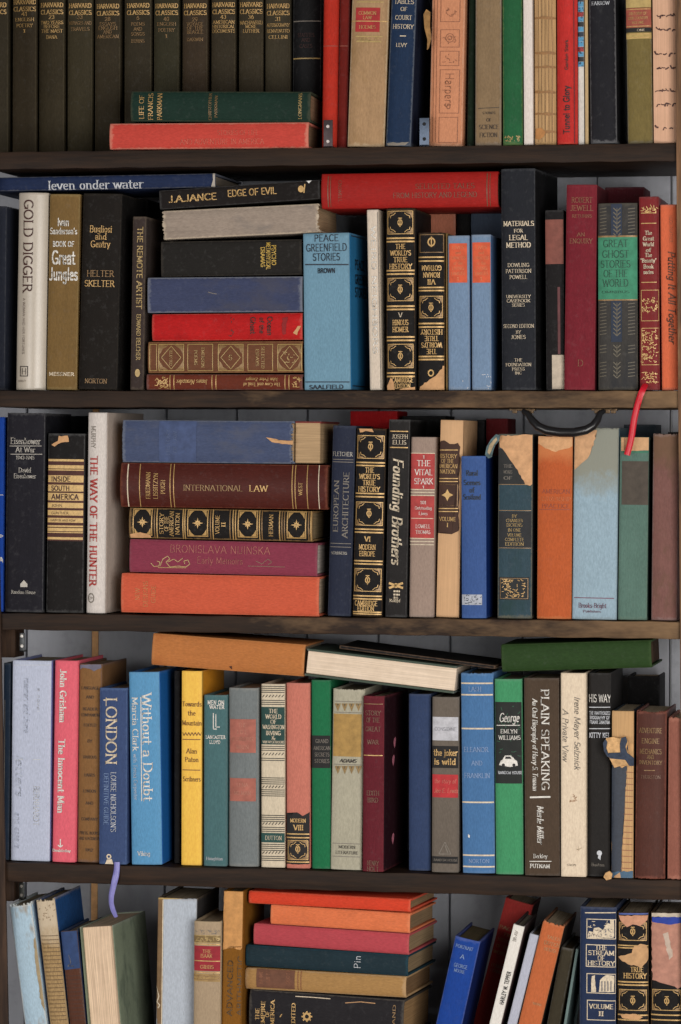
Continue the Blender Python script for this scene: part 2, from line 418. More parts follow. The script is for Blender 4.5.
    def quad(s, x0, y0, x1, y1):
        A, B_ = s.loc(x0, y0), s.loc(x1, y1)
        return min(A[0], B_[0]), min(A[1], B_[1]), max(A[0], B_[0]), max(A[1], B_[1])
    def rect(s, x0, y0, x1, y1, ink, part='title_label', eps=1):
        a = s.quad(x0, y0, x1, y1)
        s.rl(a[0], a[1], a[2], a[3], part, ink, eps); return s
    def frame(s, x0, y0, x1, y1, ink='gold', w=.7, part='gilt_frame', eps=2):
        a = s.quad(x0, y0, x1, y1); k = w * s.s
        s.rl(a[0], a[1], a[2], a[1] + k, part, ink, eps); s.rl(a[0], a[3] - k, a[2], a[3], part, ink, eps)
        s.rl(a[0], a[1] + k, a[0] + k, a[3] - k, part, ink, eps); s.rl(a[2] - k, a[1] + k, a[2], a[3] - k, part, ink, eps); return s
    def poly(s, pts, ink, part='torn_patch', eps=4, rough=0.0):
        o = []
        n = len(pts)
        for i, p in enumerate(pts):
            q = pts[(i + 1) % n]
            m = max(1, int(math.hypot(q[0] - p[0], q[1] - p[1]) / 3)) if rough else 1
            for k in range(m):
                j = rough if (k or rough == 0) else rough * .4
                o.append(s.loc(p[0] + (q[0] - p[0]) * k / m + rnd.uniform(-j, j), p[1] + (q[1] - p[1]) * k / m + rnd.uniform(-j, j)))
        s.add(part, ink, [o], eps); return s
    def disc(s, cx, cy, rx, ry, ink, part='emblem', eps=2, n=16, hole=0):
        x0, z0 = s.loc(cx, cy)
        if s.lying: rx, ry = ry, rx
        P = [(x0 + rx * s.s * math.cos(2 * PI * i / n), z0 + ry * s.s * math.sin(2 * PI * i / n)) for i in range(n)]
        if hole:
            Q = [(x0 + (c[0] - x0) * hole, z0 + (c[1] - z0) * hole) for c in P]
            s.add(part, ink, [[P[i], P[(i + 1) % n], Q[(i + 1) % n], Q[i]] for i in range(n)], eps)
        else: s.add(part, ink, [P], eps)
        return s
    def line(s, x0, y0, x1, y1, w, ink, part='ornament', eps=2):
        A, B_ = s.loc(x0, y0), s.loc(x1, y1)
        d = Vector((B_[0] - A[0], B_[1] - A[1])); n = Vector((-d.y, d.x)).normalized() * (w * s.s / 2)
        s.add(part, ink, [[(A[0] + n.x, A[1] + n.y), (A[0] - n.x, A[1] - n.y), (B_[0] - n.x, B_[1] - n.y), (B_[0] + n.x, B_[1] + n.y)]], eps); return s
    def curve(s, pts, w, ink, part='ornament', eps=2):
        for p, q in zip(pts, pts[1:]): s.line(p[0], p[1], q[0], q[1], w, ink, part, eps)
        return s
    def speckle(s, x0, y0, x1, y1, n, ink, smin=.6, smax=1.8, part='ornament', eps=2):
        for i in range(n):
            x, y = rnd.uniform(x0, x1), rnd.uniform(y0, y1); a, b_ = rnd.uniform(smin, smax), rnd.uniform(smin, smax) * .7
            r = rnd.uniform(0, PI)
            s.curve([(x - a * math.cos(r), y - b_ * math.sin(r)), (x, y + b_ * .5), (x + a * math.cos(r), y + b_ * math.sin(r))], .6, ink, part, eps)
        return s
    # --- building
    def build(s):
        o = bpy.data.objects.new(s.name, None); C.objects.link(o)
        o.empty_display_size = .02
        M = Matrix((s.exl, s.n, s.ez)).transposed().to_4x4(); M.translation = s.o
        o.matrix_world = M
        tag(o, s.label, s.cat, s.group)
        hw, h, d, b = s.hw, s.h, s.depth, s.bulge
        m = cloth(s.col, h, hw, s.wear, s.blotch, s.rough, s.wearcol, s.weave, s.spec, s.stain, s.head)
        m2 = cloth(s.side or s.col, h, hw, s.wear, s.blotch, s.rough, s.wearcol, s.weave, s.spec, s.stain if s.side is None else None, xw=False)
        pm = paper(s.pages, .16 if s.kind == 'fore' and s.lying else .35)
        t = s.board or (.0026 if hw > .006 else .0016)
        if s.kind == 'fore':
            for sx in (-1, 1):
                bm = bmesh.new(); x0, x1 = sorted((sx * (hw - t), sx * hw))
                add_box(bm, x0, x1, 0.0, d, 0, h, .0007); link_mesh('cover_board', bm, m2, o, 40)
            bm = bmesh.new(); add_box(bm, -hw + t + .0002, hw - t - .0002, .006, d - .0035, s.inset, h - s.inset, .0006, 1)
            sp = link_mesh('page_block', bm, pm, o, 40)
            bm = bmesh.new(); add_box(bm, -hw + t + .0002, hw - t - .0002, d - .003, d, 0, h, .0005); link_mesh('spine', bm, m, o, 40)
        else:
            hinge = s.kind == 'case'
            N = 18
            if any(s.fray): N = max(24, int(hw * 2 / .0011))
            xs = [-hw + 2 * hw * i / N for i in range(N + 1)]
            # denser towards the corners for flat-backed spines
            xs = [hw * (abs(x / hw) ** .8) * (1 if x > 0 else -1) for x in xs]
            out = [(x, s.surf(x)) for x in xs]
            if hinge: out = [(-hw + .0011, b + .0062), (-hw + .0012, b + .0028), (-hw, b + .0007)] + out[1:-1] + [(hw, b + .0007), (hw - .0012, b + .0028), (hw - .0011, b + .0062)]
            else: out = [(-hw, b + .0062)] + out + [(hw, b + .0062)]
            inn = []
            for i, (x, y) in enumerate(out):
                inn.append((x * (1 - min(.5, .0016 / hw)), y + (.0014 if 0 < i < len(out) - 1 else 0)))
            rows = [(0, .0009), (.0007, .0002), (.003, 0), (h * .33, 0), (h * .66, 0), (h - .003, 0), (h - .0007, .0002), (h, .0009)]
            bm = bmesh.new()
            jt = [rnd.uniform(0, 1) for _ in out]; jh = [rnd.uniform(0, 1) for _ in out]
            def zz(z, i):
                if z < .002: return z + jt[i] * s.fray[0] * .001
                if z > h - .002: return z - jh[i] * s.fray[1] * .001
                return z
            wob = [rnd.uniform(-1, 1) * .00035 for _ in rows]
            VO = [[bm.verts.new((x, y + e + (wob[k] if 2 < k < 5 else 0), zz(z, i))) for i, (x, y) in enumerate(out)] for k, (z, e) in enumerate(rows)]
            VI = [[bm.verts.new((x, y, zz(z, i))) for i, (x, y) in enumerate(inn)] for z in (0, h)]
            n = len(out)
            for r in range(len(rows) - 1):
                for i in range(n - 1): bm.faces.new((VO[r][i], VO[r][i + 1], VO[r + 1][i + 1], VO[r + 1][i]))
            for i in range(n - 1):
                bm.faces.new((VI[0][i + 1], VI[0][i], VI[1][i], VI[1][i + 1]))
                bm.faces.new((VO[0][i + 1], VO[0][i], VI[0][i], VI[0][i + 1]))
                bm.faces.new((VO[-1][i], VO[-1][i + 1], VI[1][i + 1], VI[1][i]))
            for i, f in ((0, 1), (n - 1, 0)):
                c = [VO[r][i] for r in range(len(rows))] + [VI[1][i], VI[0][i]]
                bm.faces.new(c if f == 0 else c[::-1])
            bmesh.ops.recalc_face_normals(bm, faces=bm.faces)
            sp = link_mesh('spine', bm, paper(s.col, s.bare_lines) if s.kind == 'bare' else m, o, 50)
            for sx in (-1, 1):
                bm = bmesh.new(); x0, x1 = sorted((sx * (hw - t), sx * hw))
                add_box(bm, x0, x1, b + .0058, d, 0, h, .0007); link_mesh('cover_board', bm, m2, o, 40)
            bm = bmesh.new(); i = s.inset
            add_box(bm, -hw + t + .0002, hw - t - .0002, b + .0035, d - .004, i, h - i, .0008, 1); link_mesh('page_block', bm, pm, o, 40)
        for (part, ink_name, eps, *_), polys in list(s.acc.items()) + [(k, v[1]) for k, v in s.grp.items()]:
            bm = bmesh.new()
            for p in polys:
                try: bm.faces.new([bm.verts.new((x, 0, z)) for x, z in p])
                except ValueError: pass
            if s.kind != 'fore' and b > .0004:
                wide = [f for f in bm.faces if max(v.co.x for v in f.verts) - min(v.co.x for v in f.verts) > hw * .22]
                if wide:
                    tri = [f for f in wide if len(f.verts) > 6]
                    if tri: bmesh.ops.triangulate(bm, faces=tri)
                    for k in range(-9, 10):
                        x = hw * k / 10
                        bmesh.ops.bisect_plane(bm, geom=list(bm.verts) + list(bm.edges) + list(bm.faces), dist=1e-6, plane_co=(x, 0, 0), plane_no=(1, 0, 0))
            for v in bm.verts:
                v.co.x = max(-hw * .995, min(hw * .995, v.co.x))
                v.co.y = s.surf(v.co.x) - EPS0 * eps - .0003
                v.co.z = max(.0004, min(h - .0004, v.co.z))
            for f in bm.faces:
                f.normal_update()
                if f.normal.y > 0: f.normal_flip()
            c, metal = INKS[ink_name] if isinstance(ink_name, str) else (ink_name, 0)
            big = part in ('title_label', 'torn_patch', 'worn_patch', 'panel', 'torn_paper', 'label')
            mt = plain('label_paper', c, .8, 0, .22, 90) if big else ink(c, metal, .42 if metal else .6, .22)
            c_o = link_mesh(part, bm, mt, sp)
            if isinstance(ink_name, str) and part == 'lettering':
                c_o['label'] = {'dimgold': 'dull gold', 'brightgold': 'bright gold', 'faintgold': 'faded gold', 'palered': 'pale red', 'paleblue': 'pale blue', 'dimred': 'dark red', 'palegrey': 'pale grey', 'darkgreen': 'dark green', 'paleorange': 'pale orange', 'dimbrown': 'faded brown', 'greenblack': 'blackish'}.get(ink_name, ink_name) + ' lettering on the spine'
        s.root, s.spine = o, sp
        return o
    # --- repeated decoration of the black and gold sets
    def emblem_panel(s, p0, p1, c, flip=False, ink='gold'):
        """Gilt frame with filigree corners round a black oval and a small monogram; p0..p1 along the spine."""
        ax = lambda p, k=0.0: (s.a[0] + (s.b[0] - s.a[0]) * (p - s.a[1]) / (s.b[1] - s.a[1]) + k, p)
        w = s.hw / s.s
        i = w - 1.6
        x = ax((p0 + p1) / 2)[0]
        s.frame(x - i, p0, x + i, p1, ink, .7, 'gilt_frame')
        for sx in (-1, 1):
            for sy, p in ((1, p0 + 1.2), (-1, p1 - 1.2)):
                X0 = x + sx * (i - 1)
                s.poly([(X0, p), (X0 - sx * 6.4, p), (X0 - sx * 4, p + sy * 1.3), (X0 - sx * 1.8, p + sy * 1.8), (X0 - sx * 1.2, p + sy * 4), (X0, p + sy * 6)], 'dimgold', 'gilt_frame', 2); s.curve([(X0 - sx * 7.5, p + sy * .6), (X0 - sx * 5, p + sy * 2.8), (X0 - sx * 2.6, p + sy * 3.4), (X0 - sx * 2, p + sy * 6)], .6, ink, 'gilt_frame')
        s.disc(x, c, 2.6, 3.4, ink, 'emblem', 2, 14, .62)
        s.line(x, c - 4.6, x, c + 4.4, 1.1, ink, 'emblem'); s.line(x - 2, c - 4.4, x + 2, c - 4.4, .8, ink, 'emblem')
        s.disc(x, c, 5.6, 5.6, ink, 'emblem', 2, 16, .93) if False else None
        return s
    def star_panel(s, p0, p1, cy, ink='gold'):
        """The same for a lying spine: frame between columns p0..p1 with a gilt star."""
        w = s.hw / s.s - 1.3
        s.frame(p0, cy - w, p1, cy + w, ink, 1.0, 'gilt_frame')
        cx = (p0 + p1) / 2
        for sx, px_ in ((1, p0 + 1.5), (-1, p1 - 1.5)):
            for sy in (-1, 1):
                Y = cy + sy * (w - 1.4)
                s.poly([(px_, Y), (px_ + sx * 5, Y), (px_ + sx * 2, Y - sy * 3), (px_, Y - sy * 6.5)], ink, 'gilt_frame', 2)
        for k in range(4):
            a = k * PI / 4; L = 5.6 if k % 2 == 0 else 3.8
            dx, dy = math.cos(a), math.sin(a)
            s.poly([(cx + dx * L, cy + dy * L), (cx - dy * 1.3, cy + dx * 1.3), (cx - dx * L, cy - dy * L), (cx + dy * 1.3, cy - dx * 1.3)], ink, 'emblem', 2)
        return s
def stand(label, sh, xl0, xr0, xl1, xr1, top, col, bottom=None, **kw):
    """Standing book: spine edges xl0..xr0 at the top and xl1..xr1 at the foot, in photograph pixels."""
    foot = bottom if bottom is not None else {1: 148, 2: 391, 3: 617, 4: 870, 5: 1100}[sh]
    return Book(label, ((xl1 + xr1) / 2, foot), ((xl0 + xr0) / 2, top), ((xr0 - xl0) + (xr1 - xl1)) / 2, col, sh=sh, **kw)
def lie(label, xl, ylt, ylb, xr, yrt, yrb, col, head='left', **kw):
    """Lying book: left end xl (rows ylt..ylb), right end xr (rows yrt..yrb)."""
    L, R = (xl, (ylt + ylb) / 2), (xr, (yrt + yrb) / 2)
    w = ((ylb - ylt) + (yrb - yrt)) / 2
    a, b = (R, L) if head == 'left' else (L, R)
    return Book(label, a, b, w, col, **kw)
# ================================================================== TOP ROW
GR1 = 'books on the top shelf'
GHC = 'matching dark cloth volumes on the top shelf'
HC = [(-19, 9, 'cut by the left edge of the photo, first of the set', ['6', '']),
      (12, 37, 'second of the matching set from the left end', ['41', 'ENGLISH', 'POETRY', '1'], (14, 19.5, 25.5, 31)),
      (38.5, 65, 'third of the matching set from the left end', ['23', 'TWO YEARS', 'BEFORE', 'THE MAST', 'DANA'], (17, 22.5, 26.5, 31, 37)),
      (67, 93, 'fourth of the matching set from the left end', ['33', 'VOYAGES AND', 'TRAVELS'], (17, 23, 29)),
      (94.5, 121, 'fifth of the set, left of the lying green book', ['28', 'ESSAYS', 'ENGLISH', 'AND', 'AMERICAN'], (19, 24, 28, 32, 36.5)),
      (124, 152, 'behind the left end of the lying green book, sixth of the set', ['6', 'POEMS', 'AND', 'SONGS', 'BURNS'], (18, 24, 29, 34, 41)),
      (153.5, 179.5, 'behind the lying green book, seventh of the set', ['40', 'ENGLISH', 'POETRY', '1'], (19, 24, 30, 36)),
      (182, 208, 'with brownish spine, eighth of the set, behind the lying green book', ['29', 'VOYAGE', 'OF THE', 'BEAGLE', 'DARWIN'], (19.5, 24, 28, 32, 39.5)),
      (211, 236, 'behind the lying green book, third of the set from the right', ['43', 'AMERICAN', 'HISTORICAL', 'DOCUMENTS'], (17, 22, 26.5, 31)),
      (238.5, 263.5, 'behind the lying green book, second of the set from the right', ['36', 'MACHIAVELLI', 'MORE', 'LUTHER'], (17, 22.5, 26.5, 31)),
      (265, 291, 'last of the matching set, beside the black spine with thin lines', ['31', 'AUTOBIOGRAPHY', 'BENVENUTO', 'CELLINI'], (19, 25, 31, 37))]
for i, e in enumerate(HC):
    xl, xr = e[0], e[1]
    dy = (0, -3, 0, .6, 1.2, .5, .8, .8, -.3, -.5, 1)[i]
    k = stand('dark green-brown volume ' + e[2], 1, xl, xr, xl - .3, xr - .3, -10 + dy, [(50, 44, 32), (54, 46, 33), (52, 45, 31), (54, 48, 33), (50, 43, 30), (48, 42, 30), (48, 45, 31), (56, 45, 33), (52, 45, 33), (55, 48, 35), (58, 52, 39)][i],
              y0=.116, depth=.105, bulge=3.2, p=3, group=GHC, wear=.35, weave=1.2, wearcol=(92, 84, 66), shrink=.9)
    cx = (xl + xr) / 2
    k.t('HARVARD', cx, 5 + dy, 23, 4.2, 0, 'gold', 'serifb').t('CLASSICS', cx, 12 + dy, 23, 4.2, 0, 'gold', 'serifb')
    if len(e) > 4:
        for j, (tx, ty) in enumerate(zip(e[3], e[4])):
            L = min(23, len(tx) * 2.7 + .5)
            k.t(tx, cx, ty, L, 3.2 if j else 3.8, 0, 'gold' if i in (1, 2, 8, 9, 10) else 'dimgold', 'serif')
k = stand('black leather volume with thin lines across the spine beside the matching set', 1, 293, 322, 292, 321, -30, (22, 22, 24), y0=.116, depth=.105, bulge=5, p=2.2, group=GR1, wear=.3, rough=.5)
k.band(20.6, 21.6, 'grey').band(57.8, 59, 'lightgold').t('STATUTES', 306, 35, 17, 3.6, 0, 'umber').t('AND', 306, 40, 9, 3.4, 0, 'umber').t('CASES', 306, 46, 13, 3.6, 0, 'umber')
k = lie('dark green book lying on the red book at the left of the top shelf', 131, 90.5, 121.5, 311, 91.5, 121.5, (24, 46, 38), y0=.008, depth=.1, bulge=4, group=GR1, wear=.4, pages=(150, 120, 95), wearcol=(80, 80, 62), yaw=0)
k.t('LIFE OF', 141.5, 107, 24, 4.6, 90).t('FRANCIS', 150.5, 106.5, 27, 4.6, 90).t('PARKMAN', 159.5, 106.5, 27, 4.6, 90)
k.t('CHRISTOPHER', 210, 106.5, 27, 2.8, 90, 'dimgold').t('PARKMAN', 216, 106.5, 22, 2.6, 90, 'dimgold').t('LONGMANS', 300, 106, 26, 3.2, 90, 'lightgold')
k = lie('coral red book lying at the bottom of the pair on the top shelf', 110, 122.5, 150.2, 309, 122.5, 147.6, (188, 68, 58), y0=.004, depth=.104, bulge=3, group=GR1, wear=.6, wearcol=(206, 140, 120), pages=(130, 105, 82), blotch=.15)
k.t('STORIES OF LIFE', 238, 132.5, 42, 4.6, 0, 'palered', 'thinserif').t('AND ADVENTURE IN AMERICA', 222, 141.5, 86, 5.2, 0, 'palered', 'thinserif')
k = stand('bright red book standing behind the dark metal bracket', 1, 323.5, 340, 322, 337, -25, (172, 44, 30), bulge=4, group=GR1, wear=.3, y0=.02, wearcol=(120, 34, 26))
k.bands(46, w=.7, ink='rust')
k = stand('narrow dark red book between the bright red and beige books', 1, 340.5, 351, 337.5, 347.5, -28, (100, 24, 18), bulge=2, group=GR1, wear=.2, y0=.024)
k.bands(46, w=.7, ink='rust')
k = stand('beige cloth book with a red title label near its top', 1, 351.5, 391.5, 348, 384, -18, (164, 132, 98), bulge=3.5, p=4, group=GR1, wear=.5, stain=((132, 104, 66), .5), wearcol=(200, 180, 150), yaw=0)
k.rect(356, 7.5, 379.5, 32, 'redlabel').bands(21.2, ink='gold', w=.9).t('COMMON', 367.5, 13, 18, 3.4, 0, 'gold').t('LAW', 367.5, 17.6, 9, 3.2, 0, 'gold').t('HOLMES', 367.5, 27, 17, 3.2, 0, 'gold')
k.bands(2, 36.5, ink='lightgold', w=1.2, inset=5).bands(41.5, ink='lightgold', w=1.6, inset=6).speckle(357, 38, 378, 42, 22, 'lightgold')
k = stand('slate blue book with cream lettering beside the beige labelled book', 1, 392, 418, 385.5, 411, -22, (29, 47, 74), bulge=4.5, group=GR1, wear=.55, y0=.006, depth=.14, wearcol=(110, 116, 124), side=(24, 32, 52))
k.t('TABLES', 404, 1.5, 20, 4.4, 0, 'cream').t('OF', 404, 9, 7, 3.6, 0, 'cream').t('COURT', 403.5, 17.5, 17, 4.2, 0, 'cream').t('HISTORY', 403, 26.5, 21, 4.2, 0, 'cream').line(400, 36, 406, 36, .9, 'cream').t('LEVY', 401.5, 45, 11, 3.6, 0, 'cream')
TABLES = k
k.poly([(386, 143), (409, 142), (405, 145.5), (388, 147)], 'grey', 'worn_patch', 1, .8)
k = stand('peach book with stamped brown panels beside the blue metal bracket', 1, 432, 466.5, 429.5, 462, -14, (196, 134, 100), bulge=3, p=4, group=GR1, wear=.4, blotch=.2, y0=.018, wearcol=(224, 184, 156))
for q in ((441, -6, 460, 22), (440.5, 29.5, 459.5, 47.5), (440, 51, 459, 66), (440, 69.5, 459, 113.5), (439, 117, 457.5, 143)): k.frame(*q, ink='dimbrown', w=.6, part='stamped_panel')
k.curve([(434.5, 0), (432.5, 142)], .5, 'dimbrown', 'stamped_panel').curve([(437.5, 0), (435.5, 142)], .5, 'dimbrown', 'stamped_panel')
k.t('Harpers', 449.5, 90, 34, 8.5, -90, 'dimbrown', 'thin').disc(450, 38, 4.6, 4.6, 'dimbrown', hole=.85).disc(450, 38, 2.4, 2.4, 'dimbrown', hole=.7).speckle(444, 8, 456, 16, 16, 'dimbrown').disc(448.5, 107, 2.2, 2.2, 'dimbrown', hole=.6).speckle(443, 33, 456, 44, 10, 'dimbrown').speckle(442, 54, 457, 63, 10, 'dimbrown')
k = stand('narrow blackish green book right of the peach book', 1, 470, 477, 466.5, 475.5, -20, (18, 34, 21), bulge=2, group=GR1, wear=.2, y0=.03)
k = stand('grey-tan cloth book with dark lettering low on the spine', 1, 476, 502, 475, 502, -15, (131, 109, 82), bulge=2.5, p=4, group=GR1, wear=.5, y0=.014)
k.curve([(478, 108.5), (499, 107.5)], .6, 'dark').t('STORIES', 489, 113, 13, 2.2, 0, 'dark').t('OF', 489, 120, 5, 3, 0, 'dark').t('SCIENCE', 489, 127, 20, 4.2, 0, 'dark', 'serif').t('FICTION', 488.5, 135, 18, 4.2, 0, 'dark', 'serif')
k = stand('bright green cloth book with a mouldy lower spine on the top shelf', 1, 502.5, 523, 503, 524, -15, (35, 90, 56), bulge=3, group=GR1, wear=.5, y0=.012, stain=((26, 70, 46), .6), wearcol=(120, 140, 86))
k.speckle(505, 136, 522, 141, 26, 'lightgold')
k = stand('thin white book beside the coverless book of stitched leaves', 1, 523.5, 533, 524.5, 534, -25, (220, 208, 200), bulge=1, kind='paper', group=GR1, wear=.15, blotch=.1, y0=.008, name='paperback_book')
k = stand('coverless book showing bare stitched leaves and cords', 1, 534.5, 556.5, 535, 557, -14, (196, 158, 112), kind='bare', bulge=3, group=GR1, wear=0, y0=.012)
for y in (-2, 18, 53, 67, 92, 114, 132): k.poly([(535, y - .8), (546, y - 1.4), (556, y - .4), (556.5, y + 1), (545, y + 1.4), (535, y + 1.2)], (150, 108, 62), 'stitching_cord', 3, .8)
for x in (538, 541.5, 545, 548.5, 552): k.curve([(x, -10), (x + .6, 142)], .5, (142, 108, 72), 'stitching_thread')
k.poly([(536, 129), (541, 127.5), (545, 131), (544, 137), (539, 140), (535, 138)], (176, 122, 70), 'torn_patch', 5, .8)
k = stand('red book with black upright lettering and a bulging spine', 1, 557, 577.5, 557, 578.5, -16, (186, 48, 44), bulge=5, p=2, group=GR1, wear=.35, y0=.006, wearcol=(206, 90, 74))
k.t('Tunnel to Glory', 566.5, 110, 48, 6, 90, 'black', 'cond').t('Gordon Stark', 566.5, 55, 30, 3, 90, 'umber', 'cond').curve([(573.5, -8), (574.5, 143)], .9, (110, 26, 28))
k = stand('thin white book with a blue patterned upper spine on the top shelf', 1, 578, 584.5, 579, 585, -20, (206, 200, 192), kind='paper', bulge=.8, group=GR1, wear=.1, y0=.014, name='paperback_book')
for i, y in enumerate(range(-8, 66, 5)):
    k.rect(578, y, 584.5, y + 4.6, ('skyblue', 'navy', 'skyblue', 'skyblue', 'redlabel', 'skyblue', 'black')[i % 7], 'patterned_panel', 1)
k.speckle(579, -6, 584, 66, 40, 'navy', .5, 1.4, 'patterned_panel')
k = stand('thin cream pamphlet left of the large black book on the top shelf', 1, 585, 588.5, 585.6, 589.5, -12, (186, 160, 118), kind='paper', bulge=.4, group=GR1, wear=.1, y0=.014, name='pamphlet')
k = stand('large black cloth book with white letters at its very top', 1, 589, 615.5, 590.5, 618, -28, (31, 31, 36), bulge=4, p=3.5, group=GR1, wear=.5, y0=.006, depth=.15, wearcol=(120, 120, 122), side=(18, 18, 22))
k.t('FARROW', 600.5, 3.2, 18, 3.4, 0, 'palegrey')
k = stand('olive cloth book with a rust label and black band near the top', 1, 626, 651.5, 628, 654, -12, (113, 99, 58), bulge=3, p=3.5, group=GR1, wear=.4, y0=.014)
k.band(-9, 7.5, (176, 152, 96), 0, 'panel', 1).band(8, 27.5, 'rust', 0, 'title_label', 1).band(27.8, 32, 'black', 0, 'panel', 1).band(33, 38.8, (178, 152, 92), 0, 'panel', 1)
k.bands(9.2, 26.2, 34, 37.5, ink='gold', w=.7).t('HISTORY OF', 638, 13.5, 18, 2.6, 0, 'gold').t('OUR COUNTRY', 638, 18, 20, 2.6, 0, 'gold').t('VOLUME', 638, 22.5, 12, 2.4, 0, 'gold').t('ONE', 641, 30, 8, 2, 0, 'cream')
k = stand('pinkish cream book with brown glue marks beside the right post', 1, 652.5, 677, 654.5, 678, -15, (214, 170, 142), kind='bare', bulge=1.5, bare_lines=.1, group=GR1, wear=0, y0=.012)
for y, n in ((16, 6), (29.5, 5), (54, 5), (68, 6), (91, 6), (104, 5), (128, 3)):
    for j in range(n):
        x = 655 + j * 21 / n + rnd.uniform(-1, 2)
        k.curve([(x, y + rnd.uniform(-3, 3)), (x + 1.5, y + rnd.uniform(-1, 1)), (x + 3.6, y + rnd.uniform(-.8, .8))], rnd.uniform(.8, 1.7), 'umber', 'glue_mark')
# ================================================================== SECOND ROW
GR2 = 'books on the second shelf'
k = stand('dark navy book at the left end of the second shelf, shorter than the silver one', 2, -20, 7.5, -22, 5, 206, (34, 38, 50), y0=.02, group=GR2, wear=.2)
k = stand('silver-grey book with large dark vertical lettering on the second shelf', 2, 18, 47.5, 13.5, 46, 192.5, (186, 176, 162), y0=.01, bulge=8, p=2, group=GR2, wear=.05, blotch=.12, rough=.35, kind='case', spec=.6, weave=.4)
k.t('GOLD DIGGER', 28, 246, 93, 9.6, -90, 'umber', 'serif').t('A WOMAN AND HER FORTUNES', 23.5, 326, 56, 2.6, -90, 'umber', 'thin').frame(19.5, 366, 28, 376.5, 'dark', .8, 'ornament').t('H', 23.8, 371.3, 5.5, 6, 0, 'dark', 'thin')
k.t('BERKLEY', 21.5, 381, 9, 1.8, 0, 'umber', 'thin')
k = stand('olive brown book with white and cream lettering in five lines', 2, 48.5, 82, 47, 76.5, 194, (116, 91, 53), y0=.012, bulge=2.5, p=4, group=GR2, wear=.4, wearcol=(150, 130, 88))
k.t('Ivan', 63.5, 222, 12, 7.5, 0, 'white', 'cond').t("Sanderson's", 63.5, 231, 28, 6, 0, 'white', 'cond').t('BOOK OF', 63.5, 244, 22, 5, 0, 'white', 'sansb').t('Great', 63.5, 257.5, 24, 13, 0, 'white', 'cond').t('Jungles', 63.5, 274, 29, 12, 0, 'white', 'cond').t('MESSNER', 61.5, 374, 26, 3.2, 0, 'cream', 'sansb')
k = stand('thick black cloth book with dull gold lettering, left of a slim dark spine', 2, 83, 122.5, 77.5, 118, 193.5, (27, 23, 20), y0=.01, bulge=3, p=4, group=GR2, wear=.25, side=(22, 20, 19), wearcol=(70, 64, 56))
k.t('Bugliosi', 101, 229, 23, 6.5, 0, 'gold', 'serif').t('and', 101, 236.5, 12, 6, 0, 'gold', 'serif').t('Gentry', 100.5, 244, 20, 6.5, 0, 'gold', 'serif').t('HELTER', 100.5, 273.5, 28, 6, 0, 'dimgold', 'serif').t('SKELTER', 99.5, 283.5, 31, 6, 0, 'gold', 'serif').t('NORTON', 96, 381, 23, 4.4, 0, 'dimgold', 'serif')
k = stand('slim dark brown book with gold vertical lettering left of the lying stack', 2, 133.5, 146.5, 129.5, 145, 216.5, (56, 46, 43), y0=.012, bulge=1.5, p=5, group=GR2, wear=.4, side=(56, 48, 45), wearcol=(110, 98, 84))
k.t('THE REMOTE ARTIST', 139.8, 268, 82, 5.4, -90, 'lightgold', 'cond').t('EDWARD BELCHER', 138.6, 337, 46, 4, -90, 'lightgold', 'cond').disc(137.6, 373, 2.6, 4, 'lightgold', 'ornament')
k = stand('black book end seen behind the slim dark brown spine', 2, 126, 148, 126, 148, 199, (24, 22, 22), y0=.142, depth=.08, group=GR2, wear=.1)
# lying pieces, second row left
k = lie('dark blue book lying across the tops of the silver and olive books', -14, 177, 192, 216, 173.3, 187, (30, 42, 72), y0=.02, bulge=2.2, p=4, group=GR2, wear=.3, depth=.15, pages=(120, 112, 104), wearcol=(140, 140, 140))
k.t('leven onder water', 95.5, 184.6, 98, 8.6, 0, 'palegrey', 'serif')
k.poly([(212.5, 173), (216, 173), (216, 187.5), (211, 187), (213, 180)], (176, 168, 158), 'worn_patch', 2, .8)
k = lie('black book with gold letters lying tilted on top of the stack', 160, 190.5, 209.6, 320.5, 179.6, 199, (26, 22, 21), y0=.014, bulge=1.2, p=6, group=GR2, wear=.2, depth=.13, kind='paper')
k.t('J.A.JANCE', 193, 197.8, 49, 6.4, 0, 'gold', 'cond').t('EDGE OF EVIL', 252, 192, 50, 6.4, 0, 'gold', 'cond').disc(301, 189, 3, 3.4, 'gold', 'ornament').line(305, 184, 304, 193, 1.2, 'gold', 'ornament').poly([(306, 180), (312, 180), (309, 183.5)], 'white', 'worn_patch', 4)
k = lie('pale grey frayed cloth book second from the top of the stack', 162.5, 210.7, 239.8, 320, 203, 232.4, (149, 135, 123), y0=.012, bulge=3, p=3, group=GR2, wear=.6, depth=.13, fray=(3.5, 3), pages=(178, 150, 118), wearcol=(206, 190, 166), stain=((112, 106, 102), .6))
k = lie('black book with small yellow title lying below the pale grey one', 161.5, 241.8, 276.8, 302.5, 238.6, 275, (32, 30, 28), y0=.014, bulge=2, p=5, group=GR2, wear=.35, depth=.13, wearcol=(80, 74, 66))
k.t('PSYCHO', 274, 255, 20, 4.2, -90, 'yellow', 'cond').t('METAPHYSICAL', 268.5, 256, 27, 4, -90, 'yellow', 'cond').t('DRAMAS', 263, 257, 20, 4, -90, 'yellow', 'cond')
k = lie('faded plain blue book lying in the middle of the stack', 148, 277.5, 313, 303, 276, 312, (59, 66, 94), y0=.006, bulge=2, p=4, group=GR2, wear=.55, depth=.135, stain=((72, 72, 84), .6), wearcol=(130, 134, 142))
k.curve([(208, 292), (213, 293.5), (217, 294)], .6, 'grey')
k = lie('scuffed bright red book lying above the gilt brown one', 152.5, 314, 341, 303, 312.5, 340, (176, 27, 28), y0=.01, bulge=3, p=3, group=GR2, wear=.35, depth=.125, wearcol=(206, 110, 96), stain=((126, 22, 24), .5))
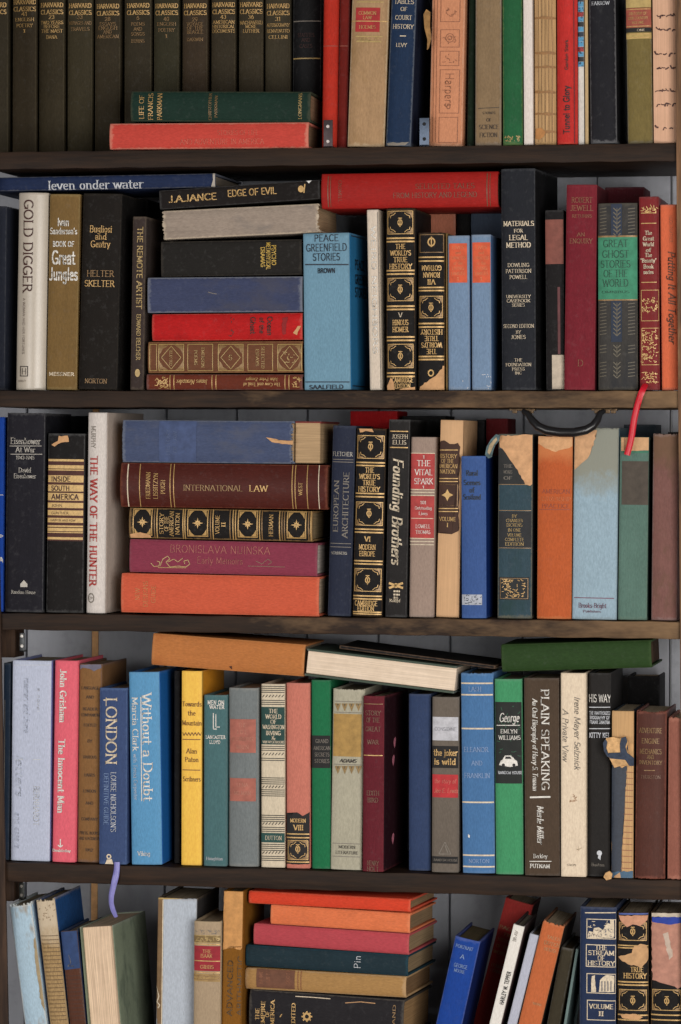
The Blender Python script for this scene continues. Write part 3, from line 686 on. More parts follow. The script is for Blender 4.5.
k.t('Ocean', 270, 326, 19, 5, -90, 'umber', 'cond').t('of the', 262, 325.5, 16, 4.4, -90, 'umber', 'cond').t('Ghost', 253, 325.5, 17, 5, -90, 'umber', 'cond').poly([(282, 318), (288, 317), (286, 334), (283, 335)], (132, 24, 26), 'worn_patch', 2, .8).speckle(230, 316, 234, 338, 10, 'umber').poly([(293, 333), (298, 326), (301, 326), (297, 335)], 'tan', 'worn_patch', 4, .6)
k = lie('brown book with ornate gilt panels lying second from the bottom', 148.5, 342, 373, 303, 340.5, 373, (104, 66, 46), y0=.006, bulge=3, p=4, group=GR2, wear=.45, depth=.13, wearcol=(160, 120, 80))
k.frame(149.5, 344, 157, 371, 'lightgold', .7)
for c0, c1 in ((158.5, 184), (218, 243.5), (277.5, 302)):
    k.frame(c0, 344, c1, 371, 'lightgold', .8)
    xm = (c0 + c1) / 2
    for sx, px_ in ((1, c0 + 1), (-1, c1 - 1)):
        for sy, py_ in ((1, 345), (-1, 370)): k.poly([(px_, py_), (px_ + sx * 9, py_), (px_ + sx * 3.4, py_ + sy * 3.4), (px_, py_ + sy * 9.5)], 'dimgold', 'gilt_frame', 2, .8)
    k.curve([(xm, 346), (c1 - 3, 357.5), (xm, 369), (c0 + 3, 357.5), (xm, 346)], .6, 'lightgold', 'gilt_frame')
for c0, c1 in ((187.5, 213), (247.5, 273)): k.frame(c0, 344, c1, 371, 'lightgold', .7)
k.t('SELECTED', 263, 357.5, 22, 3, -90, 'lightgold').t('ESSAYS', 257.5, 357.5, 17, 3, -90, 'lightgold').t('EMERSON', 203, 357.5, 20, 3, -90, 'lightgold').t('POEMS', 196, 357.5, 15, 3, -90, 'lightgold').t('S', 230.5, 357.5, 4, 5, 0, 'lightgold').speckle(284, 352, 296, 363, 14, 'lightgold').t('SELECTED', 171, 357.5, 16, 2.6, -90, 'lightgold')
k = lie('dark red-brown book with gilt lettering at the bottom of the second-shelf stack', 147, 374, 390, 303, 374, 390.3, (98, 44, 30), y0=.004, bulge=2.5, p=3, group=GR2, wear=.3, depth=.13)
for x in (170, 174, 212, 216, 285, 289): k.line(x, 375, x, 389.5, .8, 'gold', 'gilt_band')
k.t('James Alexander', 192, 382, 32, 4.4, 180, 'gold', 'serif').t('The Cow and Trail of', 262, 384.5, 38, 3.4, 180, 'gold', 'serif').t('John Peter Zenger', 262, 379.5, 33, 3.2, 180, 'gold', 'serif').speckle(156, 377, 168, 388, 26, 'gold', 1, 2.4).speckle(293, 377, 301, 388, 18, 'gold', 1, 2)
k.curve([(157, 386), (160, 380), (164, 384), (168, 378)], .9, 'gold').curve([(157, 378), (161, 384), (165, 379), (168, 387)], .9, 'gold')
# centre of the second row
k = stand('wide sky blue book with dark capitals beside the lying stack', 2, 302.5, 350.5, 304, 352, 233, (108, 145, 166), y0=.004, bulge=1.2, p=7, group=GR2, wear=.4, depth=.13, blotch=.12, side=(36, 104, 148), wearcol=(90, 120, 134), kind='case', yaw=-3)
k.t('PEACE', 326.5, 238, 25, 6.4, 0, 'navy', 'sans').t('GREENFIELD', 326.5, 247.5, 42, 7, 0, 'navy', 'sans').t('STORIES', 326.5, 257, 28, 7, 0, 'navy', 'sans').line(305, 264.6, 348.5, 264.6, 1.3, 'navy').t('BROWN', 326.5, 270.7, 18, 4.4, 0, 'navy', 'sansb').line(305.5, 382, 349.5, 382, 1, 'navy').t('SAALFIELD', 326.5, 387, 35, 3.8, 0, 'navy', 'sansb')
PEACE = k
k = stand('thin cream book with faint silver lettering right of the sky blue one', 2, 367, 379, 370, 382.5, 209.6, (206, 192, 176), y0=.012, bulge=1.5, p=4, group=GR2, wear=.3, blotch=.12, side=(190, 176, 158))
k.t('WEIRD NEIGHBORS', 374.5, 290, 128, 4.6, -90, 'white', 'sans').curve([(377.5, 212), (381, 388)], .6, 'grey')
def worlds(label, sh, xl0, xr0, xl1, xr1, top, D, **kw):
    return stand(label, sh, xl0, xr0, xl1, xr1, top, (27, 25, 25), bulge=3.5, p=3, wear=.25, blotch=.3, wearcol=(120, 92, 60), **kw)
k = worlds('black and gold ornamented volume right of the thin cream book', 2, 386, 415.5, 386.5, 416, 208.5, 0, y0=.008, group=GR2)
k.emblem_panel(211, 234, 222.5).bands(238.2, 241.5, w=1.6).bands(270.5, 274, w=1.6).emblem_panel(278, 301, 289.5).bands(306.2, 309.4, w=1.6).bands(337, 340.4, w=1.6).emblem_panel(344, 368, 356).bands(373, 376.4, w=1.6)
for tx, y, L in (('THE', 246.5, 10), ("WORLD'S", 253, 21), ('TRUE', 259.7, 14), ('HISTORY', 266.3, 23)): k.t(tx, 400.5, y, L, 4.8, 0, 'gold', 'serifb')
k.t('V', 400.5, 315, 4, 4.4, 0, 'cream').t('HINDUS', 400.5, 322.5, 16, 5, 0, 'gold', 'serifb').t('HOMER', 400.5, 329.5, 16, 5, 0, 'gold', 'serifb').t('CAMBRIDGE', 402.5, 380, 21, 4.6, 0, 'gold', 'serifb').t('EDITION', 402.5, 386, 16, 4.4, 0, 'gold', 'serifb')
k.poly([(387, 391), (387, 386), (391, 377.5), (394, 383), (395, 391)], 'tan', 'torn_patch', 5, .7).poly([(400, 389.5), (415, 387), (415.5, 391), (400, 391)], 'tan', 'torn_patch', 5, .6)
k = worlds('black and gold volume standing upside down with a torn foot', 2, 418.5, 445, 418, 445.5, 232.5, 0, y0=.014, group=GR2, side=(120, 92, 50))
k.disc(431.5, 242, 4, 4.6, 'gold', hole=.65).line(431.5, 236.5, 431.5, 247, 1.2, 'gold', 'emblem').frame(419.5, 234.5, 443.5, 252.5, 'dimgold', .6)
k.bands(257.2, 261, w=1.4).bands(287.5, 290.6, w=1.4).emblem_panel(296, 318, 307.5).bands(323.5, 327, w=1.6).bands(356.5, 359.5, w=1.6)
for tx, y, L in (('GOTHAM', 268, 20), ('ROMAN', 275, 17), ('VII', 282, 8), ('HISTORY', 332, 22), ('TRUE', 338.5, 14), ("WORLD'S", 345, 21), ('THE', 351.5, 10)): k.t(tx, 431.5, y, L, 4.8, 180, 'gold', 'serifb')
k.disc(431, 373, 3.2, 3.6, 'gold', hole=.6).poly([(419, 391), (420, 387), (430, 380), (436, 376), (443, 366), (445, 366), (445.3, 391)], 'tan', 'torn_patch', 5, 1)
k = stand('slim olive-edged book squeezed beside the upside-down volume', 2, 446.3, 448.4, 446.5, 448.6, 233, (118, 92, 48), bulge=.8, kind='paper', y0=.016, depth=.11, group=GR2, wear=.2, name='pamphlet')
k = lie('red book with faint gilt lines lying across the tops of the second-shelf books', 321.7, 174, 208.3, 498.5, 170.3, 207, (150, 30, 26), y0=.008, bulge=5, p=2.2, group=GR2, wear=.25, depth=.13, blotch=.2, rough=.6, wearcol=(110, 22, 20))
k.line(328, 176, 328, 207, .9, 'faintgold', 'gilt_band').line(330.5, 176, 330.5, 207, .5, 'faintgold', 'gilt_band').line(487, 173, 487, 206, .9, 'faintgold', 'gilt_band').line(490, 173, 490, 206, .5, 'faintgold', 'gilt_band').t('FROM HISTORY AND LEGEND', 435, 195, 85, 5, 0, 'faintgold', 'thinserif').t('SELECTED TALES', 445, 186, 60, 5, 0, 'faintgold', 'thinserif').t('CROWELL', 340, 191, 22, 3, -90, 'faintgold', 'thinserif')
for (x0, x1, lx0, lx1, nm, sp) in ((448, 470, 449, 467.2, 'left', 0), (471.5, 491.5, 472.3, 490.3, 'right', 1)):
    k = stand('light blue book with orange label, ' + ('left one of the pair' if nm == 'left' else 'right one of the pair beside the tall navy book'), 2, x0, x1, x0 + .7, x1 + .7, 235.5 - sp, (112, 135, 163), y0=.01 + .002 * sp, bulge=1.8, p=4, group=GR2, wear=.45, blotch=.15, side=(70, 98, 136))
    k.rect(lx0, 243.5 - sp, lx1, 282.5, 'orangelabel', 'title_label')
    for j, (tx, L) in enumerate((('LIVES', 12), ('and', 6), ('CHARACTERS', 15), ('of the', 9), ('LIVING', 12), ('FAMILIES', 14), ('1', 2))): k.t(tx, (lx0 + lx1) / 2, 247.5 + j * 5.2, L, 3, 0, 'paleorange', 'serif')
    k.speckle(x0 + 12, 372, x0 + 20, 389, 8 if sp else 2, 'palegrey', .6, 2)
k = stand('tall navy black book with white lines of lettering on the second shelf', 2, 501, 535.5, 501.5, 536.5, 168.5, (33, 35, 41), y0=.006, bulge=3, p=4, group=GR2, wear=.3, depth=.15, side=(18, 18, 20), yaw=-3.5, wearcol=(96, 98, 102))
for tx, y, L, hh in (('MATERIALS', 223.5, 31, 4.6), ('FOR', 230.7, 9, 3.4), ('LEGAL', 237.5, 19, 4.8), ('METHOD', 245, 25, 4.8), ('DOWLING', 265, 22, 3.6), ('PATTERSON', 271, 26, 3.6), ('POWELL', 277, 18, 3.6), ('UNIVERSITY', 296.5, 25, 3), ('CASEBOOK', 300.8, 24, 3), ('SERIES', 305, 13, 3), ('SECOND EDITION', 326, 31, 3.4), ('BY', 332, 5, 3), ('JONES', 337, 15, 3.6), ('THE', 360, 8, 2.8), ('FOUNDATION', 364.6, 26, 3), ('PRESS', 369, 13, 2.8), ('INC', 373, 7, 2.6)): k.t(tx, 518.5, y, L, hh, 0, 'cream', 'serifb' if y < 250 else 'serif')
k = stand('black book with a reddish band and a white paper label at its foot', 2, 545, 564.5, 547, 565, 210, (28, 26, 27), y0=.02, bulge=2, group=GR2, wear=.2, depth=.12)
k.band(219.5, 264, (124, 72, 62), 0, 'panel', 1).rect(552, 355, 565, 389, (186, 172, 154), 'label', 2).rect(557.5, 287, 560.5, 354, (96, 56, 58), 'panel', 2)
k = stand('tall maroon book with dull gold lettering right of the black banded one', 2, 565.5, 599, 565.5, 594, 184.5, (112, 32, 43), y0=.008, bulge=2.5, p=4, group=GR2, wear=.3, side=(78, 22, 30), wearcol=(140, 66, 70))
k.t('ROBERT', 582, 200, 21, 5.2, 0, (146, 92, 64), 'serif').t('JEWELL', 582, 208, 23, 5.2, 0, (146, 92, 64), 'serif').t('RETURNS', 582, 216, 20, 3, 0, (146, 92, 64), 'serif').t('AN', 581, 234.5, 8, 3.6, 0, (146, 92, 64), 'serif').t('ENQUIRY', 581, 241, 23, 4.6, 0, (146, 92, 64), 'serif').t('D', 580.5, 363, 6, 6.5, 0, (146, 92, 64), 'thinserif')
k = stand('dark maroon book standing behind the green labelled ghostly dark book', 2, 605, 645, 605, 645, 187, (74, 22, 30), y0=.142, depth=.08, group=GR2, wear=.2)
k = stand('dark patterned book with a wide green label on the second shelf', 2, 598, 638, 598.5, 638.5, 203, (62, 60, 58), y0=.012, bulge=4, p=3.4, group=GR2, wear=.4, stain=((44, 46, 50), .7), wearcol=(98, 92, 80))
k.rect(611, 204, 622, 236, (38, 48, 66), 'panel', 1).rect(611, 301, 622, 342, (38, 48, 66), 'panel', 1)
k.band(237, 299.5, (58, 130, 100), 0, 'title_label', 1).band(235.5, 237.2, 'dimgold', 0).band(299.3, 300.6, 'dimgold', 0)
for y0_, y1_ in ((208, 234), (303, 335), (345, 355), (362, 376)):
    k.line(617, y0_, 617, y1_, .7, (102, 95, 80))
    y = y0_
    while y < y1_:
        k.line(617, y + 3.4, 613.4, y, 1.1, (102, 95, 80)).line(617, y + 3.4, 620.6, y, 1.1, (102, 95, 80)); y += 4.2
    for x0_ in (599.5, 628):
        y = y0_
        while y < y1_: k.line(x0_, y + 1, x0_ + 7, y, .8, (102, 95, 80)); y += 3.4
for tx, y, L in (('GREAT', 243.5, 25), ('GHOST', 254, 27), ('STORIES', 264, 30), ('OF THE', 273.5, 24), ('WORLD', 283, 26), ('OMNIBUS', 292, 28)): k.t(tx, 615.5, y, L, 7 if y < 290 else 2.4, 0, (32, 82, 62), 'serif')
k = stand('dark red book with bright gilt ornaments near the right post', 2, 639.5, 659, 640, 660.5, 196.5, (116, 32, 34), y0=.008, bulge=2, p=4, group=GR2, wear=.2, rough=.5)
k.bands(223.3, 282.3, 213, w=.8, ink='gold', inset=2)
for tx, y, L in (('The', 232.8, 7), ('Great', 238.5, 11), ('World', 244.3, 11), ('of', 250, 5), ('The', 255, 7), ('"Beauty"', 260.5, 16), ('Book', 266.5, 10), ('series', 272, 10)): k.t(tx, 648.5, y, L, 3.8, 0, 'cream', 'serifb')
k.frame(641, 290, 659, 321, 'gold', .6).frame(641.5, 328, 659.5, 365, 'gold', .6)
for y0_, y1_, n in ((205.5, 212, 26), (297, 312.5, 46), (330, 345, 46), (346, 363, 50), (372, 383, 36)): k.speckle(642, y0_, 657.5, y1_, n, 'brightgold', .7, 2, 'ornament')
GREATR = k
k = stand('orange book with dark script lettering against the right post, second shelf', 2, 660, 678, 662.5, 679.5, 204.5, (206, 102, 68), y0=.014, bulge=1.6, p=4, group=GR2, wear=.3, blotch=.15)
k.t('Putting It All Together', 672, 297, 92, 6.6, -90, 'brown', 'italicb').t('HUGH PRATHER', 671, 229, 27, 3.2, -90, 'dimbrown', 'thin')
# second rank, seen through the gap under the lying red book
k = stand('salmon book behind the black and gold volumes of the second shelf', 2, 427, 456, 427, 456, 206, (196, 124, 98), y0=.142, depth=.08, group=GR2, wear=.4, bulge=2)
k = stand('black book behind the light blue pair, second shelf', 2, 457, 470, 457, 470, 210, (22, 21, 22), y0=.142, depth=.08, group=GR2, wear=.1, bulge=2)
k = stand('greyish blue book behind the light blue pair, second shelf', 2, 471, 505, 471, 505, 212, (74, 86, 104), y0=.142, depth=.08, group=GR2, wear=.1, bulge=2)
# ================================================================== THIRD ROW
GR3 = 'books on the third shelf'
k = stand('bright blue book cut off at the left edge, third shelf', 3, -24, 4.5, -25, 4, 417, (22, 70, 165), y0=.014, group=GR3, wear=.1, blotch=.1)
k.t('T', 1, 495, 4, 5, -90, 'white', 'sans').t('A', 1, 536, 4, 5, -90, 'white', 'sans').t('A', .8, 560, 5, 5, 0, 'white', 'sansb')
k = stand('wide dark navy book with small silver lettering at the left of the third shelf', 3, 6, 47, 5, 43, 413, (29, 28, 35), y0=.01, bulge=2.5, p=5, group=GR3, wear=.3, side=(24, 24, 30))
k.t('Eisenhower', 25.5, 441, 31, 6, 0, 'silver', 'serif').line(9.5, 446, 41.5, 446, .6, 'silver').t('At War', 25.5, 449.6, 20, 5, 0, 'silver', 'serif').line(10.5, 454.2, 42, 454.2, .6, 'silver').t('1943-1945', 25.5, 457.6, 19, 3.4, 0, 'silver', 'serif').t('David', 25, 470, 13, 4.6, 0, 'silver', 'serif').t('Eisenhower', 25, 476, 23, 4.4, 0, 'silver', 'serif')
k.poly([(20.5, 587), (20.5, 584), (24, 580), (27.5, 584), (27.5, 587)], 'silver', 'ornament', 2).t('Random House', 23.5, 592, 25, 3.4, 0, 'silver', 'serif')
k = stand('charcoal book with a gold and brown striped title block', 3, 48, 85.5, 45, 84, 433.5, (27, 25, 25), y0=.01, bulge=3, p=4, group=GR3, wear=.3)
k.band(459, 541, (72, 38, 32), .4, 'panel', 1)
for y0_, y1_ in ((459.2, 461.4), (465.2, 468.6), (469.4, 470.6), (475.4, 482.3), (484.8, 491.4), (493, 500.6), (502.8, 508), (510.3, 515.4), (518, 522.6), (525.4, 527), (528, 531.2), (532, 533), (537.2, 539.6)): k.band(y0_, y1_, (214, 178, 116), .6, 'gilt_band', 2)
k.t('INSIDE', 61, 479, 20, 4.6, 0, 'umber', 'sansb').t('SOUTH', 60.5, 488.2, 19, 4.6, 0, 'umber', 'sansb').t('AMERICA', 65, 496.9, 28, 5, 0, 'umber', 'sansb').t('JOHN', 57, 505.4, 11, 2.4, 0, 'umber', 'sans').t('GUNTHER', 60, 513, 18, 2.4, 0, 'umber', 'sans').t('HARPER AND ROW', 63, 520.3, 26, 2, 0, 'umber', 'sans')
k.poly([(51.5, 445), (58, 441), (59, 436), (68, 435.5), (69, 442), (62, 442.5), (55, 446.5)], 'tan', 'torn_patch', 4, .6)
k = stand('black book standing behind the striped charcoal one', 3, 56, 88, 56, 88, 416, (18, 18, 20), y0=.142, depth=.08, group=GR3, wear=.05)
k = stand('pale grey book with red vertical lettering left of the lying stack', 3, 87.5, 107, 85, 105.5, 412.5, (206, 198, 192), y0=.008, bulge=4, p=2, group=GR3, wear=.1, blotch=.08, depth=.15, side=(176, 162, 152), yaw=-4, rough=.5)
k.t('THE WAY OF THE HUNTER', 93.5, 521, 130, 7.4, -90, 'red', 'serifb').t('MURPHY', 93.5, 437, 22, 4.6, -90, 'grey', 'serif').disc(91, 598, 3.6, 5, 'grey', 'ornament', hole=.75).t('6', 91, 598, 3, 6, -90, 'grey', 'thin')
# lying stack
k = lie('faded blue cloth book with a torn end on top of the third-shelf stack', 122.5, 419.5, 462.5, 294, 421, 464, (68, 78, 106), y0=.008, bulge=4, p=3, group=GR3, wear=.5, depth=.13, fray=(5, 1), pages=(180, 152, 118), wearcol=(124, 130, 142), stain=((86, 88, 100), .6), inset=.001)
k.rect(159, 421, 196, 462, (64, 78, 114), 'panel', 1).t('HISTORY', 168, 442, 26, 4, 90, (84, 98, 132), 'thinserif').t('OF LAW', 175, 442, 22, 3.6, 90, (84, 98, 132), 'thinserif').poly([(266, 437.5), (270, 438), (283, 441), (293, 441), (293, 444.5), (282, 444), (272, 442)], 'tan', 'torn_patch', 4, .5)
BLUETORN = k
k = lie('dark red-brown leather book with gilt lines lying second from the top', 120.5, 462.5, 507, 327.5, 465, 510, (74, 31, 25), y0=.004, bulge=7, p=2, group=GR3, wear=.3, depth=.14, rough=.5, wearcol=(150, 90, 66), pages=(150, 90, 74))
for x in (127.5, 139.5, 170, 173.5, 292, 295, 307, 318.5): k.line(x, 464, x + .2, 509, .8 if x != 127.5 else 1.1, 'cream' if x in (127.5, 318.5) else 'gold', 'gilt_band')
k.t('INTERNATIONAL', 213, 488, 61, 5.6, 0, 'dimgold', 'serif').t('LAW', 258.5, 488.5, 19, 6, 0, 'gold', 'serif').t('FRIEDMANN', 148, 485.5, 27, 4.2, 90, 'gold', 'serif').t('LISSITZYN', 155.5, 486, 26, 4.2, 90, 'gold', 'serif').t('PUGH', 163, 487, 14, 4.2, 90, 'gold', 'serif').t('WEST', 300.5, 489, 13, 3.6, 90, 'gold', 'serif')
k = lie('black and gold ornamented volume lying in the third-shelf stack', 129.5, 507.5, 538, 313, 511, 542, (28, 25, 24), y0=.012, bulge=4, p=2.4, group=GR3, wear=.4, depth=.13, pages=(150, 130, 98), wearcol=(190, 150, 98))
for a, b in ((133, 152), (187.5, 208), (238, 257.5), (287, 306)): k.star_panel(a, b, 522 + (a - 130) * .019)
for x in (154.5, 157, 183, 185, 210.5, 213, 230, 233, 235.5, 259.5, 262, 279.5, 282, 284.5, 308.5, 311): k.line(x, 508, x, 541, 1, 'gold' if int(x) % 2 else 'dimgold', 'gilt_band')
for tx, x, L in (('STORY', 161.5, 21), ('OF THE', 166.5, 15), ('AMERICAN', 171.5, 25), ('NATION', 177.5, 22), ('VOLUME', 217.5, 19), ('II', 223.5, 5), ('HERMAN', 271, 22)): k.t(tx, x, 523.5 + (x - 160) * .018, L, 4, 90, 'gold', 'serif')
k.poly([(130, 534), (140, 532.5), (150, 535), (151, 538), (130, 538)], 'tan', 'torn_patch', 5, .6)
k = lie('plum book with faint gold lettering and scrollwork lying in the stack', 130, 539, 572, 318, 543, 577, (128, 53, 71), y0=.01, bulge=2.5, p=4, group=GR3, wear=.2, depth=.135, blotch=.15, pages=(220, 210, 200))
k.t('BRONISLAVA NIJINSKA', 220, 549.6, 103, 7.4, 0, (172, 98, 88), 'thin').t('Early Memoirs', 220, 560.5, 47, 6.6, 0, (172, 98, 88), 'thin')
k.curve([(151, 563), (154, 566.5), (159, 566), (160, 562), (157, 561)], .7, 'lightgold').curve([(160, 566), (163, 559), (168, 556), (170, 559), (166, 562), (170, 567), (178, 566), (186, 567), (190, 564), (188, 560), (184, 561), (185, 564)], .7, 'lightgold').curve([(168, 562), (174, 559), (178, 562), (183, 558)], .6, 'lightgold').curve([(256, 561), (262, 564), (268, 559), (272, 562), (268, 565)], .6, 'faintgold').line(158, 567.5, 186, 567.8, .6, 'lightgold').line(248, 566, 285, 567, .6, 'faintgold')
k = lie('orange cloth book at the bottom of the third-shelf stack', 121.5, 572.5, 613, 319.5, 577.5, 616.5, (196, 88, 62), y0=.005, bulge=3.5, p=3, group=GR3, wear=.35, depth=.14, blotch=.15, wearcol=(214, 130, 100), pages=(200, 180, 156))
for tx, x, L in (('NEW', 137.5, 12), ('DESIGNS', 145.5, 26), ('GUIDE', 153.5, 18)): k.t(tx, x, 594, L, 4.4, 90, (206, 140, 84), 'thinserif')
# upright, centre
k = stand('dark blue book leaning with faint vertical lettering beside the stack', 3, 333, 356, 327, 351, 425.5, (38, 43, 60), y0=.01, bulge=4, p=2.4, group=GR3, wear=.35, wearcol=(80, 86, 100))
k.t('FLETCHER', 342.5, 454, 20, 4, 0, 'silver', 'serif').bands(459.5, 462, ink='grey', w=.6, inset=1).t('EUROPEAN', 336, 506, 52, 5, 90, 'grey', 'serif').t('ARCHITECTURE', 345.5, 505, 66, 5.4, 90, 'grey', 'serif').bands(543.5, 547, ink='grey', w=.6, inset=1).t('SCRIBNERS', 339, 553, 16, 2.6, 0, 'silver', 'serif')
k = worlds('black and gold ornamented volume leaning beside the dark blue book, third shelf', 3, 356.5, 387, 352.5, 382.5, 428.5, 0, y0=.01, group=GR3)
k.emblem_panel(435, 459, 446.5).bands(462.6, 465.6, w=1.4).bands(493.5, 496.8, w=1.4).emblem_panel(501.5, 526, 513.5).bands(529.3, 532.4, w=1.4).bands(561, 564, w=1.4).emblem_panel(568, 592, 580).bands(596, 599, w=1.4).bands(612, 614, w=1.2)
for tx, x, y, L in (('THE', 369.8, 470, 9), ("WORLD'S", 369.5, 476.5, 21), ('TRUE', 369.2, 482.8, 13), ('HISTORY', 369, 489.2, 22), ('VI', 367.6, 539, 6), ('MODERN', 367.3, 547, 17), ('EUROPE', 367.2, 553.7, 16), ('CAMBRIDGE', 366, 603.2, 23), ('EDITION', 365.8, 608.5, 17)): k.t(tx, x, y, L, 4.8, 0, 'gold', 'serifb')
k.poly([(359, 428.5), (372, 428.5), (374, 432), (366, 431), (360, 432.5)], 'tan', 'torn_patch', 5, .5)
k = stand('tall black book with slanting cream vertical title, third shelf', 3, 390, 410, 384.5, 408, 419.5, (38, 36, 36), y0=.006, bulge=2, p=4, group=GR3, wear=.25, side=(20, 19, 19), depth=.126)
k.t('Founding Brothers', 397.5, 511, 106, 10, -90, 'cream', 'italicb').bands(431.3, 447.5, ink='gold', w=1, inset=1.5).t('JOSEPH', 400, 436.5, 16, 4, 0, 'cream', 'serif').t('ELLIS', 399.5, 442.3, 14, 4, 0, 'cream', 'serif')
k.line(389, 583, 403, 588, 2.2, 'gold').line(403, 583, 389, 588, 2.2, 'gold').disc(396, 585.5, 2.4, 2.4, 'gold').t('iis', 397, 595.5, 11, 6, -90, 'cream', 'sansb').t('Knopf', 395, 600.5, 11, 3, 0, 'cream', 'serif')
k = stand('grey-brown book with two red label blocks, third shelf', 3, 411, 436.5, 409.5, 434, 437, (151, 131, 119), y0=.012, bulge=2, p=5, group=GR3, wear=.25, blotch=.12)
k.band(453.5, 489, (168, 62, 60), .2, 'title_label', 1).band(496, 538, (168, 62, 60), .2, 'title_label', 1).bands(453.2, 489.5, 492.3, 495.4, 538.4, 541.5, 544.6, ink='cream', w=.8, inset=0)
for tx, y, L, hh in (('1', 457, 2, 3), ('THE', 463.2, 14, 5.6), ('VITAL', 472.2, 18, 5.6), ('SPARK', 481.2, 19, 5.6), ('1', 487, 2, 2.6), ('101', 502.5, 6, 3.2), ('Outstanding', 508, 17, 3), ('Lives', 513.4, 9, 3.2), ('LOWELL', 526.3, 15, 3.6), ('THOMAS', 532, 15, 3.4)): k.t(tx, 424 - (y - 453) * .012, y, L, hh, 0, 'white', 'serif')
k.bands(518.4, ink='cream', w=.6, inset=1)
k = stand('tan book with its cloth stripped, only a brown gilt label left on the spine', 3, 440, 465, 437, 458.8, 420, (203, 163, 124), kind='bare', bare_lines=.05, bulge=2.5, group=GR3, wear=0, y0=.016, depth=.118)
k.poly([(437, 442), (444, 440.5), (450, 444), (458, 443), (460, 447), (459.6, 470), (457, 474), (459, 480), (458.6, 531), (452, 534), (444, 532), (436, 533)], (62, 38, 28), 'label', 2, .6)
for tx, y, L in (('HISTORY', 456, 19), ('OF THE', 461, 13), ('AMERICAN', 466, 20), ('NATION', 471.5, 16), ('VOLUME', 519, 17), ('I', 525, 2)): k.t(tx, 447.6, y, L, 3.8, 0, 'gold', 'serif', eps=5)
for y in (450, 478.5, 481.5, 508.5, 511.5): k.line(437.5, y, 458, y, .9, 'gold', 'gilt_band', 5)
k.poly([(447.5, 489), (449.5, 493), (453.5, 495), (449.5, 497), (447.5, 501), (445.5, 497), (441.5, 495), (445.5, 493)], 'gold', 'emblem', 5).frame(438, 484, 457.5, 506, 'dimgold', .6)
k = stand('royal blue book with a white patchy label at its foot', 3, 461.2, 486.5, 461.8, 487, 456, (59, 86, 140), y0=.004, bulge=3, p=2.4, group=GR3, wear=.3, blotch=.15, side=(14, 42, 100), wearcol=(90, 120, 180))
for tx, y, L in (('Rural', 473, 12), ('Scenes', 482.5, 17), ('of', 490, 5), ('Scotland', 497, 18)): k.t(tx, 472, y, L, 5, 0, 'navy', 'serifb')
k.rect(461.8, 594.5, 482, 605, (168, 172, 182), 'label', 1); k.speckle(463, 595, 481, 604, 26, 'navy', .5, 1.6)
k = stand('dark teal book with torn top corner and gilt black labels', 3, 498, 534, 498, 532, 434, (52, 72, 82), y0=.012, bulge=3, p=3, group=GR3, wear=.45, side=(24, 30, 34), wearcol=(130, 120, 96), stain=((38, 60, 56), .6))
k.band(449, 484, (36, 37, 38), 0, 'panel', 1).rect(499, 511.5, 531, 547.5, (36, 38, 42), 'title_label', 1).rect(499, 577, 529, 600, (34, 36, 38), 'title_label', 1)
k.poly([(499.5, 436), (533, 434.5), (533.5, 484), (530, 486), (525, 484), (516, 468), (505, 452), (499.5, 447)], (198, 152, 110), 'torn_paper', 4, .7)
for tx, y, L in (('BY', 516, 5), ('CHARLES', 520.5, 17), ('DICKENS', 525, 16), ('IN ONE', 530, 13), ('VOLUME', 535, 14), ('COMPLETE', 539.5, 19), ('EDITION', 544, 19)): k.t(tx, 514.5, y, L, 3, 0, 'lightgold', 'serif')
for tx, y in (('THE', 466), ('WORKS', 472), ('OF', 478)): k.t(tx, 508, y, 9, 3, 0, 'grey', 'serif')
k.bands(510.6, 548, 484.5, ink='dimgold', w=.6, inset=1).speckle(502, 579, 525, 597, 60, 'gold', .7, 2.2).frame(500, 578, 528, 599, 'dimgold', .5)
TORN = k
k = stand('burnt orange book with a torn pale top below the black handle', 3, 537.5, 574, 537.5, 571.5, 436, (178, 88, 48), y0=.01, bulge=3.5, p=3, group=GR3, wear=.35, blotch=.2, wearcol=(206, 140, 92), fray=(0, 1.5), head=((196, 120, 74), .03))
k.poly([(538, 436.5), (574.5, 436.5), (574.5, 445), (566, 449), (556, 452), (545, 448), (538, 444)], (204, 156, 112), 'torn_paper', 3, .8)
k.t('AMERICAN', 556, 491.5, 28, 4, 0, 'rust', 'thinserif').t('CITIZENSHIP', 556, 499, 30, 4, 0, (206, 122, 74), 'thinserif').t('PRACTICE', 555.5, 506, 28, 4, 0, 'rust', 'thinserif').bands(509.5, ink='rust', w=.6, inset=2)
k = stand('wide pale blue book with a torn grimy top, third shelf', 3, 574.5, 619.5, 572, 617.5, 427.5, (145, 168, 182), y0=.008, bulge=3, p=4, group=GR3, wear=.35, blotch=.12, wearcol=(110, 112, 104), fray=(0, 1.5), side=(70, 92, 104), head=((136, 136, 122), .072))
k.poly([(575.5, 433), (584, 429), (597, 430), (594, 445), (588, 458), (579, 466), (574.7, 470)], (196, 152, 112), 'torn_paper', 4, .8)
k.line(574, 597.6, 614, 598.4, .8, 'purple').t('Brooks-Bright', 592.5, 605.5, 28, 4.6, 0, 'purple', 'serif').t('Publishers', 592, 611.3, 18, 2.2, 0, 'purple', 'serif')
k = stand('grey-green book with a dark band and torn top under the red ribbon', 3, 620, 650, 618.5, 647.5, 437, (87, 115, 105), y0=.012, bulge=2, p=4, group=GR3, wear=.35, side=(34, 50, 46), wearcol=(110, 126, 110))
k.rect(622, 461, 648.5, 505, (74, 66, 58), 'panel', 1).poly([(621.3, 437.4), (649.5, 437.4), (649.5, 450.5), (640, 450.5), (630, 451), (621.3, 451)], (198, 156, 114), 'torn_paper', 4, .3)
